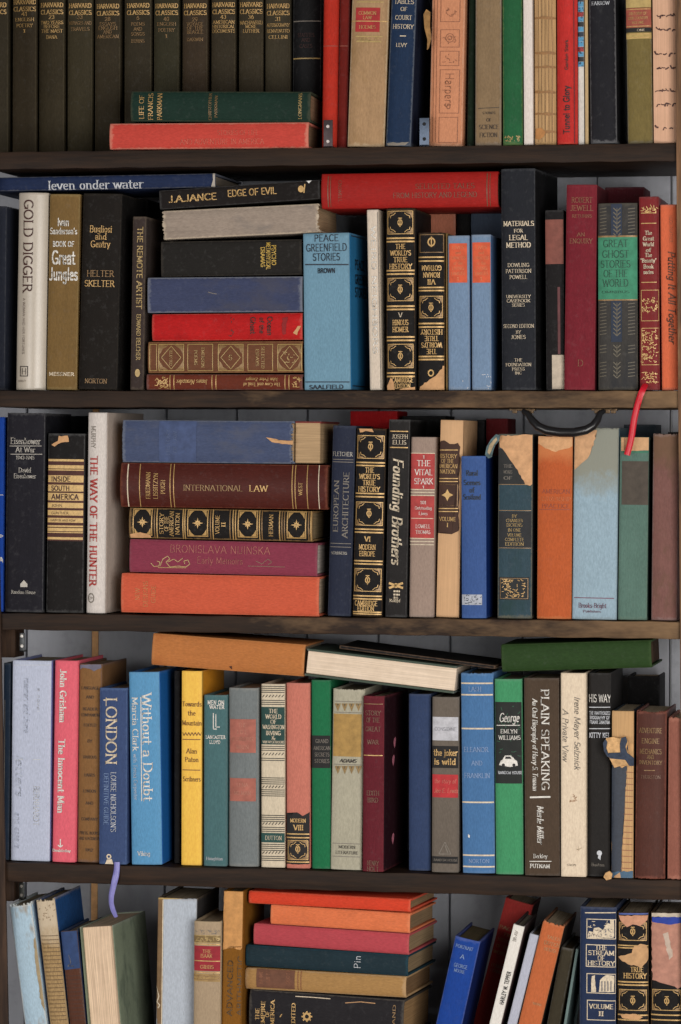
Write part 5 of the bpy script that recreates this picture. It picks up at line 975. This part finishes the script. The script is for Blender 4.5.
k = lean('thin white leaning book with black lettering, bottom shelf', 514, 525.5, 925.5, 489.5, 502, (226, 220, 212), y0=.008, bulge=.8, p=6, wear=.15, blotch=.06, side=(66, 50, 50), pages=(150, 140, 128), kind='paper', depth=.12)
k.t('HARLEY W. TEPPER', 505.4, 988, 34, 3.8, 90, 'black', 'sansb').t('BR-AV', 515.5, 936, 11, 3, 90, 'grey', 'serif')
k = lean('thin lavender grey leaning book beside the white one', 530, 540.5, 934.5, 507.5, 518, (176, 180, 195), depth=.12, y0=.016, bulge=1, p=4, wear=.2, blotch=.1)
k = lean('terracotta leaning book with a chipped top, bottom shelf', 543.5, 565.5, 923, 518, 542.5, (187, 101, 60), y0=.01, bulge=2.5, p=3, wear=.35, blotch=.2, side=(40, 34, 30), fray=(0, 2.5), wearcol=(206, 140, 100), depth=.125)
k.t('TALES', 553.5, 938, 13, 3, 0, 'tan', 'serif').t('DUTCH', 552, 944, 16, 3.6, 0, 'tan', 'serif').t('HOUSE', 550.6, 950, 13, 3.2, 0, 'tan', 'serif').t('1890', 537, 1004, 9, 2.2, 0, 'tan', 'serif')
k = lean('dark olive leaning book beside the terracotta one', 562.5, 573.5, 948, 546, 561.5, (56, 50, 37), y0=.02, bulge=2, p=3, wear=.3, blotch=.25, pages=(90, 74, 52))
k = lean('thin pale teal leaning board book left of the blue gilt volume', 576.5, 579.5, 949, 564, 567.5, (104, 124, 122), y0=.026, bulge=.5, kind='paper', wear=.2, name='pamphlet')
k = lean('navy volume with gilt framed pictures, bottom shelf', 580.5, 617, 907, 579.5, 616.5, (36, 48, 76), y0=.006, bulge=2.5, p=5, wear=.25, blotch=.15)
k.line(585, 912.7, 615.5, 912.7, 1, 'cream')
for q in ((586.6, 918.5, 615.8, 939.5), (586, 944, 615.8, 967.6), (586.6, 973, 615.8, 994), (587, 999.6, 615.8, 1021)): k.frame(*q, ink='cream', w=.8)
for tx, y, L in (('THE', 947.6, 12), ('STREAM', 952.9, 26), ('OF', 958, 7), ('HISTORY', 963.2, 27), ('VOLUME', 1006.4, 24), ('II', 1013.6, 5)): k.t(tx, 601.2, y, L, 4.4, 0, 'cream', 'serifb')
k.poly([(588, 938), (589, 931), (593, 932), (594, 928), (599, 927), (603, 930), (606, 925), (609, 923), (612, 926), (613.5, 938)], 'cream', 'ornament', 2, .6).poly([(610, 920), (614, 920), (614, 937), (611, 937)], 'cream', 'ornament', 2, .4).speckle(589, 929, 612, 937, 30, (44, 58, 92), .6, 1.6).speckle(588, 921, 608, 927, 10, 'cream')
k.poly([(591, 992), (592, 976), (595, 975), (596, 992)], 'cream', 'ornament', 2, .4).poly([(599, 992), (600, 980), (606, 975), (614, 976), (614, 992)], 'cream', 'ornament', 2, .4)
for x in (602, 605, 608, 611): k.line(x, 981, x, 991, .9, (44, 58, 92), 'ornament', 3)
k = Book('black and gold volume with torn patches, left one of the bottom pair', (633.5, 1098), (633.5, 912.5), 31.5, (27, 25, 25), sh=5, group=GR5, y0=.006, bulge=3.5, p=3, wear=.25, wearcol=(120, 92, 60))
k.emblem_panel(922, 941, 931.5).bands(945.6, 948, w=1.2).bands(982, 985, w=1.4).emblem_panel(989, 1011, 1000.5).bands(1015, 1020, w=1.3).t('TRUE', 637, 969.5, 13, 4.8, 0, 'gold', 'serifb').t('HISTORY', 635, 975.8, 23, 5, 0, 'gold', 'serifb')
k.poly([(618.5, 915.5), (648, 915.5), (647, 920), (640, 926), (633, 924), (627, 927), (620, 920)], (196, 142, 112), 'torn_patch', 5, .6).poly([(618, 957), (625, 955), (632, 953), (634, 946), (640, 944), (646, 945), (648.6, 950), (648, 960), (641, 968), (634, 965), (628, 964)], (192, 150, 106), 'torn_patch', 5, .8).poly([(620, 1014), (636, 1014), (643, 1017), (638, 1020), (622, 1018)], 'tan', 'torn_patch', 5, .6)
k.line(619, 913.8, 648, 913.8, 1.6, (76, 92, 160), 'worn_edge', 4)
k = Book('black and gold volume with a big pinkish torn area beside the right edge', (667.5, 1098), (667.5, 912.5), 33, (27, 25, 25), sh=5, group=GR5, y0=.006, bulge=3.5, p=3, wear=.25, wearcol=(120, 92, 60))
k.poly([(651.5, 921), (684, 921), (684, 985), (678, 989), (670, 985), (660, 982), (652, 980)], (176, 126, 108), 'torn_patch', 5, .8).poly([(652, 917), (684, 917), (684, 923), (668, 924.5), (652, 922)], (36, 60, 150), 'torn_patch', 6, .4).poly([(651.5, 913), (684, 913), (684, 917), (651.5, 916.5)], (190, 178, 160), 'worn_patch', 4, .4).poly([(663, 934), (668, 932), (673, 956), (669, 960)], (188, 168, 152), 'worn_patch', 6, .8)
k.emblem_panel(989, 1011, 1001).bands(1015, 1020, w=1.3)
# ================================================================== BOOKS -> MESHES
for b_ in BOOKS: b_.build()
# ribbon markers, torn flap, scuffs: parts of their books
def strip(name, book, pts, w, color, y_off=(0, 0), thick=.0004, label=None):
    """A cloth strip hanging from its book; pts are (px, py, y) on the way down."""
    bm = bmesh.new()
    W = [at(p[0], p[1], p[2]) for p in pts]
    inv = book.root.matrix_world.inverted()
    L, R_ = [], []
    for i, p in enumerate(W):
        t = (W[min(i + 1, len(W) - 1)] - W[max(i - 1, 0)]).normalized()
        n = Vector((0, -1, 0)).cross(t).normalized() * (w[i] if isinstance(w, (list, tuple)) else w) * S / 2
        L.append((p - n, p + n))
    fr = [[bm.verts.new(inv @ (q + Vector((0, dy, 0)))) for q in pr] for pr in L for dy in (0, thick)]
    n = len(L)
    for i in range(n - 1):
        a, a2, b, b2 = fr[2 * i], fr[2 * i + 1], fr[2 * i + 2], fr[2 * i + 3]
        bm.faces.new((a[0], a[1], b[1], b[0])); bm.faces.new((a2[1], a2[0], b2[0], b2[1]))
        bm.faces.new((a[0], b[0], b2[0], a2[0])); bm.faces.new((b[1], a[1], a2[1], b2[1]))
    bmesh.ops.recalc_face_normals(bm, faces=bm.faces)
    bmesh.ops.subdivide_edges(bm, edges=bm.edges, cuts=1, use_grid_fill=True, smooth=.4)
    o = link_mesh(name, bm, plain('satin_ribbon', color, .42, 0, .12, 300), book.root, 60)
    if label: o['label'] = label
    return o
bpy.context.view_layer.update()
strip('ribbon_marker', GREATR, [(645.5, 384.5, .0055), (643, 389.5, -.0045), (640.5, 395, -.0055), (637.5, 405, -.003), (634, 420, -.002), (632, 434, 0), (630, 444, .001), (627, 455, .0015)], [5.6, 5.6, 6, 6, 6.2, 6.2, 6, 6], (196, 18, 40), label='bright red ribbon marker')
strip('ribbon_marker', LONDON, [(117, 862, -.0012), (116.8, 869, -.002), (115.8, 876, -.004), (113.4, 886, -.004), (111.4, 895, -.004), (111.2, 903, -.003), (113, 910, -.001), (116, 917, .004)], [6, 6, 6.4, 6, 5.6, 5, 5, 4], (128, 126, 190), label='lavender ribbon marker')
# pink scuffs on the maroon side board
hw, bg = SCUFF.hw, SCUFF.bulge
for yy, zf in ((.42, .72), (.36, .62), (.36, .17)):
    bm = bmesh.new()
    Y, Z = bg + .006 + yy * (SCUFF.depth - bg - .01), SCUFF.h * zf
    P = [(-.003, .0), (-.0015, .004), (.0018, .006), (.0034, .003), (.002, -.004), (0, -.008), (-.002, -.004)]
    bm.faces.new([bm.verts.new((hw + .0003, Y + a * 2, Z + b)) for a, b in P])
    link_mesh('scuff_mark', bm, plain('scuff', (190, 110, 128), .8, 0, .35, 300), SCUFF.root)['label'] = 'pink scuff on the side cover'
# lettering on the blue side cover of the sky blue book
bm = bmesh.new()
for tx, z0, L, H in (('PEACE', .122, .05, .011), ('GREENFIELD', .104, .085, .011), ('STORIES', .088, .06, .011)):
    ps, w = text_polys(tx, 'sansb')
    for p in ps:
        try: bm.faces.new([bm.verts.new((PEACE.hw + .0003, PEACE.bulge + .028 + (c[0]) * L / w, PEACE.h - .195 + z0 + .03 + c[1] * H)) for c in p])
        except ValueError: pass
o = link_mesh('cover_lettering', bm, ink(INKS['navy'][0]), PEACE.root); o['label'] = 'dark lettering on the side cover'
for z in (PEACE.h - .004, .004):
    bm = bmesh.new(); bm.faces.new([bm.verts.new((PEACE.hw + .0003, y, z + dz)) for y, dz in ((PEACE.bulge + .01, 0), (PEACE.depth - .004, 0), (PEACE.depth - .004, .0014), (PEACE.bulge + .01, .0014))])
    link_mesh('border_line', bm, ink(INKS['navy'][0]), PEACE.root)
# torn cloth flap on the teal book
def lump(name, parent, pts, rad, mat, sides=8):
    inv = parent.matrix_world.inverted(); bm = bmesh.new()
    add_tube(bm, [inv @ p for p in pts], rad, sides)
    return link_mesh(name, bm, mat, parent, 60)
def slab(name, parent, pts, y0, y1, mat):
    """A torn flap with thickness, outlined in photograph pixels at depth y0."""
    inv = parent.matrix_world.inverted(); bm = bmesh.new()
    q = [at(p[0] - .7, p[1], y0) for p in pts]
    f = bm.faces.new([bm.verts.new(inv @ p) for p in q])
    r = bmesh.ops.extrude_face_region(bm, geom=[f])
    for v in r['geom']:
        if isinstance(v, bmesh.types.BMVert): v.co.y += y1 - y0
    bmesh.ops.recalc_face_normals(bm, faces=bm.faces)
    bmesh.ops.bevel(bm, geom=list(bm.edges), offset=.0007, segments=2, affect='EDGES', profile=.6)
    return link_mesh(name, bm, mat, parent, 40)
slab('torn_cloth_flap', TORN.root, [(485.5, 455), (487, 447), (491, 440), (496.5, 434), (501, 435.5), (499.5, 441), (496, 445), (494, 450), (492.5, 457), (489, 458.5)], .0065, .0095, plain('torn_cloth', (84, 104, 108), .9, 0, .5, 160))
slab('torn_paper_edge', TORN.root, [(488, 452), (490, 445), (494, 440), (497, 437), (498, 440), (494.5, 445), (492, 451), (490, 455)], .0055, .0066, plain('torn_lining', (168, 150, 120), .9, 0, .3, 160))
tanm, navm = plain('peeled_leather', (204, 162, 112), .9, 0, .35, 150), plain('navy_cloth', (50, 60, 78), .85, 0, .35, 200)
slab('torn_spine_flap', RUIN.root, [(605, 742), (607, 738), (614, 737), (620, 738.5), (627, 736.5), (629, 742), (627, 749), (631, 756), (634, 761), (632, 766), (624, 765), (615, 768), (611, 760), (606, 752)], -.006, -.0005, tanm)
slab('torn_cloth_edge', RUIN.root, [(603.5, 743), (606, 739), (608, 742), (607, 748), (610, 757), (608, 757), (604.5, 751)], -.0075, -.003, navm)
slab('torn_cloth_edge', RUIN.root, [(609, 753), (621, 752.5), (620.5, 744), (622, 738), (626.5, 736.5), (628, 741), (626, 747), (628, 753), (634.5, 758), (634.5, 766), (630, 766), (626, 760), (610, 758.5)], -.0078, -.0055, navm)
slab('frayed_scrap', RUIN.root, [(604, 877), (606, 873), (610, 871), (613, 874), (612, 879), (607, 880.5)], -.006, -.001, tanm)
slab('torn_cloth_flap', TABLES.root, [(424, 14), (427, 9), (431, 12), (430.5, 26), (432, 38), (429.5, 48), (427.5, 50), (428, 40), (425, 28)], .008, .0105, plain('torn_tan_cloth', (150, 112, 66), .9, 0, .4, 150))
# blunt exposed leaves at the torn end of the lying blue book
inv = BLUETORN.root.matrix_world.inverted()
p0, p1 = inv @ at(293, 464, .018), inv @ at(320.5, 421.5, .018)
bm = bmesh.new()
add_box(bm, min(p0.x, p1.x) + .0012, max(p0.x, p1.x) - .0012, .0095, BLUETORN.depth - .004, min(p0.z, p1.z), -.0004, .0008, 1)
link_mesh('page_block', bm, paper((186, 156, 120)), BLUETORN.root, 40)
bm = bmesh.new(); x1 = BLUETORN.hw
add_box(bm, x1 - .0026, x1, .0095, BLUETORN.depth, min(p0.z, p1.z) - .001, -.0004, .0006)
o = link_mesh('cover_board', bm, plain('worn_board', (112, 40, 36), .8, 0, .25), BLUETORN.root, 40); o['label'] = 'dark red exposed cover board'
# ================================================================== BOOKCASE
case = bpy.data.objects.new('bookcase', None); C.objects.link(case)
tag(case, 'dark stained wooden bookcase with rough worn shelf edges full of old books', 'bookcase')
WD = wood('shelf_wood', (29, 19, 13), (66, 45, 29), .28)
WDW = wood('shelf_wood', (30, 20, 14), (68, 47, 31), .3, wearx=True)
WU = wood('post_wood', (44, 31, 24), (92, 68, 50), .3, axis=2)
XL, XR = at(-8, 700).x, at(690, 500).x
DEPTH = .232
for i in (0, 1, 2, 3, 4, 5):
    z = SHELF_Z[i]
    bm = bmesh.new(); add_box(bm, XL - .004, XR + .02, 0, DEPTH, z - SHELF_T[i], z, .0012, 2)
    bmesh.ops.subdivide_edges(bm, edges=[e for e in bm.edges if e.calc_length() > .3], cuts=40)
    for v in bm.verts:
        if v.co.y < .004: v.co.y += .0007 * math.sin(v.co.x * 61 + i * 2) + .0004 * math.sin(v.co.x * 173 + i)
        if v.co.y < .004: v.co.z += .0005 * math.sin(v.co.x * 97 + i * 3)
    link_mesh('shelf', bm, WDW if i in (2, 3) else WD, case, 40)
zt = SHELF_Z[0] + .04
xrp = at(677.5, 300).x
za = SHELF_Z[3] - SHELF_T[3] - .001
def post(x0b, x1b, x0t, x1t, y0, y1, z0, z1):
    bm = bmesh.new(); add_box(bm, 0, 1, y0, y1, z0, z1)
    for v in bm.verts:
        k = (v.co.z - z0) / (z1 - z0); a, b = x0b + (x0t - x0b) * k, x1b + (x1t - x1b) * k
        v.co.x = a + (b - a) * v.co.x
    bmesh.ops.bevel(bm, geom=list(bm.edges), offset=.0012, segments=2, affect='EDGES', profile=.6)
    return link_mesh('post', bm, WU, case, 40)
pa, pb = at(-2.5, 400), at(9, 1000)
sl = (pb.x - pa.x) / (pb.z - pa.z)
xl0, xl1 = pa.x + sl * (0 - pa.z), pa.x + sl * (zt - pa.z)
post(xl0 - .045, xl0, xl1 - .045, xl1, -.0062, -.0008, 0, zt)
pc, pd = at(676.6, 150), at(682, 850)
sr = (pd.x - pc.x) / (pd.z - pc.z)
xr0, xr1 = pc.x + sr * (0 - pc.z), pc.x + sr * (zt - pc.z)
pr = post(xr0, xr0 + .045, xr1, xr1 + .045, -.0062, -.0008, 0, zt)
pr.data.materials[0] = wood('pale_post_wood', (84, 62, 46), (170, 126, 90), .4, axis=2); pr['label'] = 'paler worn post'
xb = at(9, 760).x
for z0, z1 in ((at(20, 657.5, .05).z, za), (at(20, 901, .05).z, SHELF_Z[4] - SHELF_T[4] - .0005)): post(xb - .05, xb - .006, xb - .05, xb - .006, .045, .088, z0, z1)
# metal corner brackets with screws
def bracket(x0, x1, yt, yb, y, color, holes, screw):
    a, b = at(x0, yt, y), at(x1, yb, y)
    bm = bmesh.new(); add_box(bm, a.x, b.x, y, y + .0022, b.z, a.z, .0005)
    add_box(bm, a.x, b.x, y, y + .012, b.z, b.z + .0022, .0005)
    o = link_mesh('corner_bracket', bm, plain('bracket_steel', color, .45, .7, .25, 90), case, 40)
    for h in holes:
        c = at((x0 + x1) / 2, h, y); bm = bmesh.new()
        bmesh.ops.create_cone(bm, cap_ends=True, segments=14, radius1=.0022, radius2=.0019, depth=.0012, matrix=Matrix.Translation((c.x, y - .0006, c.z)) @ Matrix.Rotation(PI / 2, 4, 'X'))
        link_mesh('screw', bm, plain('screw_head', screw, .4, .6, .1), o, 40)
bracket(323.5, 332.5, 120, 147.6, .003, (70, 60, 62), (126.5, 141.5), (190, 180, 176))
bracket(419.5, 429, 118, 146, .003, (92, 104, 122), (124, 139), (24, 22, 24))
bracket(19.5, 24.5, 633, 652, .040, (84, 86, 88), (636, 646), (190, 186, 180))
bracket(19, 24, 883, 900, .040, (60, 62, 60), (886, 895), (140, 136, 130))
# black carrying handle on its two mounts under the second shelf
hd = bpy.data.objects.new('carrying_handle', None); C.objects.link(hd); hd.location = at(566, 410, .004)
tag(hd, 'black curved carrying handle with bronze mounts hanging under the second shelf', 'handle')
bpy.context.view_layer.update(); hi = hd.matrix_world.inverted()
ctrl = [(523, 411), (528, 414), (532, 420), (538, 426.5), (547, 430.5), (560, 432.5), (574, 432.6), (586, 430), (593, 426), (597.5, 420), (600, 413.5), (604, 411)]
pts = [hi @ at(x, y, .004 - .014 * math.sin(PI * i / 11)) for i, (x, y) in enumerate(ctrl)]
bm = bmesh.new(); add_tube(bm, pts, [.003, .0036, .0045, .0052, .0055, .0055, .0055, .0055, .0052, .0045, .0036, .003], 12)
link_mesh('grip', bm, plain('black_bakelite', (22, 22, 24), .3, 0, .15), hd, 60)
for cx in (523, 605):
    bm = bmesh.new(); c = hi @ at(cx, 409.8, .012)
    add_box(bm, c.x - .0155, c.x + .0155, c.y - .008, c.y + .008, c.z - .0012, c.z + .0014, .0008)
    for dx in (-.009, .004, .011): add_box(bm, c.x + dx - .003, c.x + dx + .003, c.y - .009, c.y - .005, c.z - .0045, c.z + .001, .001)
    m_ = link_mesh('mount', bm, plain('bronze_mount', (78, 62, 44), .45, .7, .4, 300), hd, 40)
    m_['label'] = 'bronze mounting plate'
# ================================================================== ROOM
def boards():
    m, nt, b = base_mat('painted_boards')
    tc = nn(nt, 'ShaderNodeTexCoord').outputs['Object']
    n1 = noise(nt, mapping(nt, tc, (1, 1, .25)), 9, 5, .7); n2 = noise(nt, tc, 60, 4, .7)
    c = mixc(nt, ramp(nt, n1, .3, .7), lin((146, 149, 157)), lin((176, 179, 187)))
    c = mixc(nt, math_n(nt, 'MULTIPLY', ramp(nt, n2, .5, .75), .4), c, lin((126, 128, 136)))
    nt.links.new(c, b.inputs['Base Color']); b.inputs['Roughness'].default_value = .7
    return m
bm = bmesh.new()
WX0, WX1, WY = XL - .5, XR + .5, DEPTH + .012
PW = .094
x = WX0
seam = at(95.5, 700, WY).x
k0 = int((seam - WX0) / PW) + 1
x = seam - k0 * PW
while x < WX1:
    add_box(bm, x + .0012, x + PW - .0012, WY, WY + .02, 0, 2.6, .0012, 1); x += PW
w = link_mesh('wall_back', bm, boards(), None, 40); tag(w, 'grey-blue painted board wall seen behind the books', 'wall', kind='structure')
bm = bmesh.new(); add_box(bm, seam - .0042, seam + .0042, WY - .004, WY - .0002, 0, 2.6, .0008)
t_ = link_mesh('trim_1', bm, plain('raw_batten', (236, 176, 122), .7, 0, .2), None, 40); tag(t_, 'thin tan vertical batten on the grey wall', 'trim', kind='structure')
bm = bmesh.new(); add_box(bm, -2.6, 2.8, -5.5, WY + .02, -.02, 0)
f_ = link_mesh('floor', bm, wood('floor_boards', (92, 70, 52), (140, 110, 80), .3), None); tag(f_, 'brown board floor in front of the bookcase', 'floor', kind='structure')
# ================================================================== LIGHT, CAMERA
def area(name, loc, aim, sx, sy, power, color):
    l = bpy.data.lights.new(name, 'AREA'); l.shape = 'RECTANGLE'; l.size = sx; l.size_y = sy; l.energy = power; l.color = color
    o = bpy.data.objects.new(name, l); C.objects.link(o); o.location = loc
    o.rotation_euler = (Vector(aim) - Vector(loc)).to_track_quat('-Z', 'Y').to_euler(); return o
area('window_light', (1.85, -3.5, 1.0), (.05, 0, 1.05), 1.7, 2.0, 118, (1, .965, .92))
area('left_fill_light', (-1.5, -3.7, .95), (.0, 0, .95), 1.5, 1.6, 52, (1, .97, .94))  # unseen fill added at front left to lighten the inner wall, no real window
w_ = bpy.data.worlds.new('room_ambience'); bpy.context.scene.world = w_; w_.use_nodes = True
bg = w_.node_tree.nodes['Background']; bg.inputs[0].default_value = (1, .975, .95, 1); bg.inputs[1].default_value = .13
cd = bpy.data.cameras.new('camera'); co = bpy.data.objects.new('camera', cd); C.objects.link(co)
co.location = CAM; co.rotation_euler = Matrix((RGT, CUP, -FWD)).transposed().to_euler()
cd.sensor_fit = 'AUTO'; cd.sensor_width = 36; cd.lens = F / 1024 * 36; cd.shift_y = -(512 - HZ) / 1024; cd.clip_start = .05
sc = bpy.context.scene; sc.camera = co
sc.view_settings.view_transform = 'Standard'; sc.view_settings.look = 'None'; sc.view_settings.gamma = 1; sc.view_settings.exposure = 0; sc.view_settings.use_curve_mapping = False
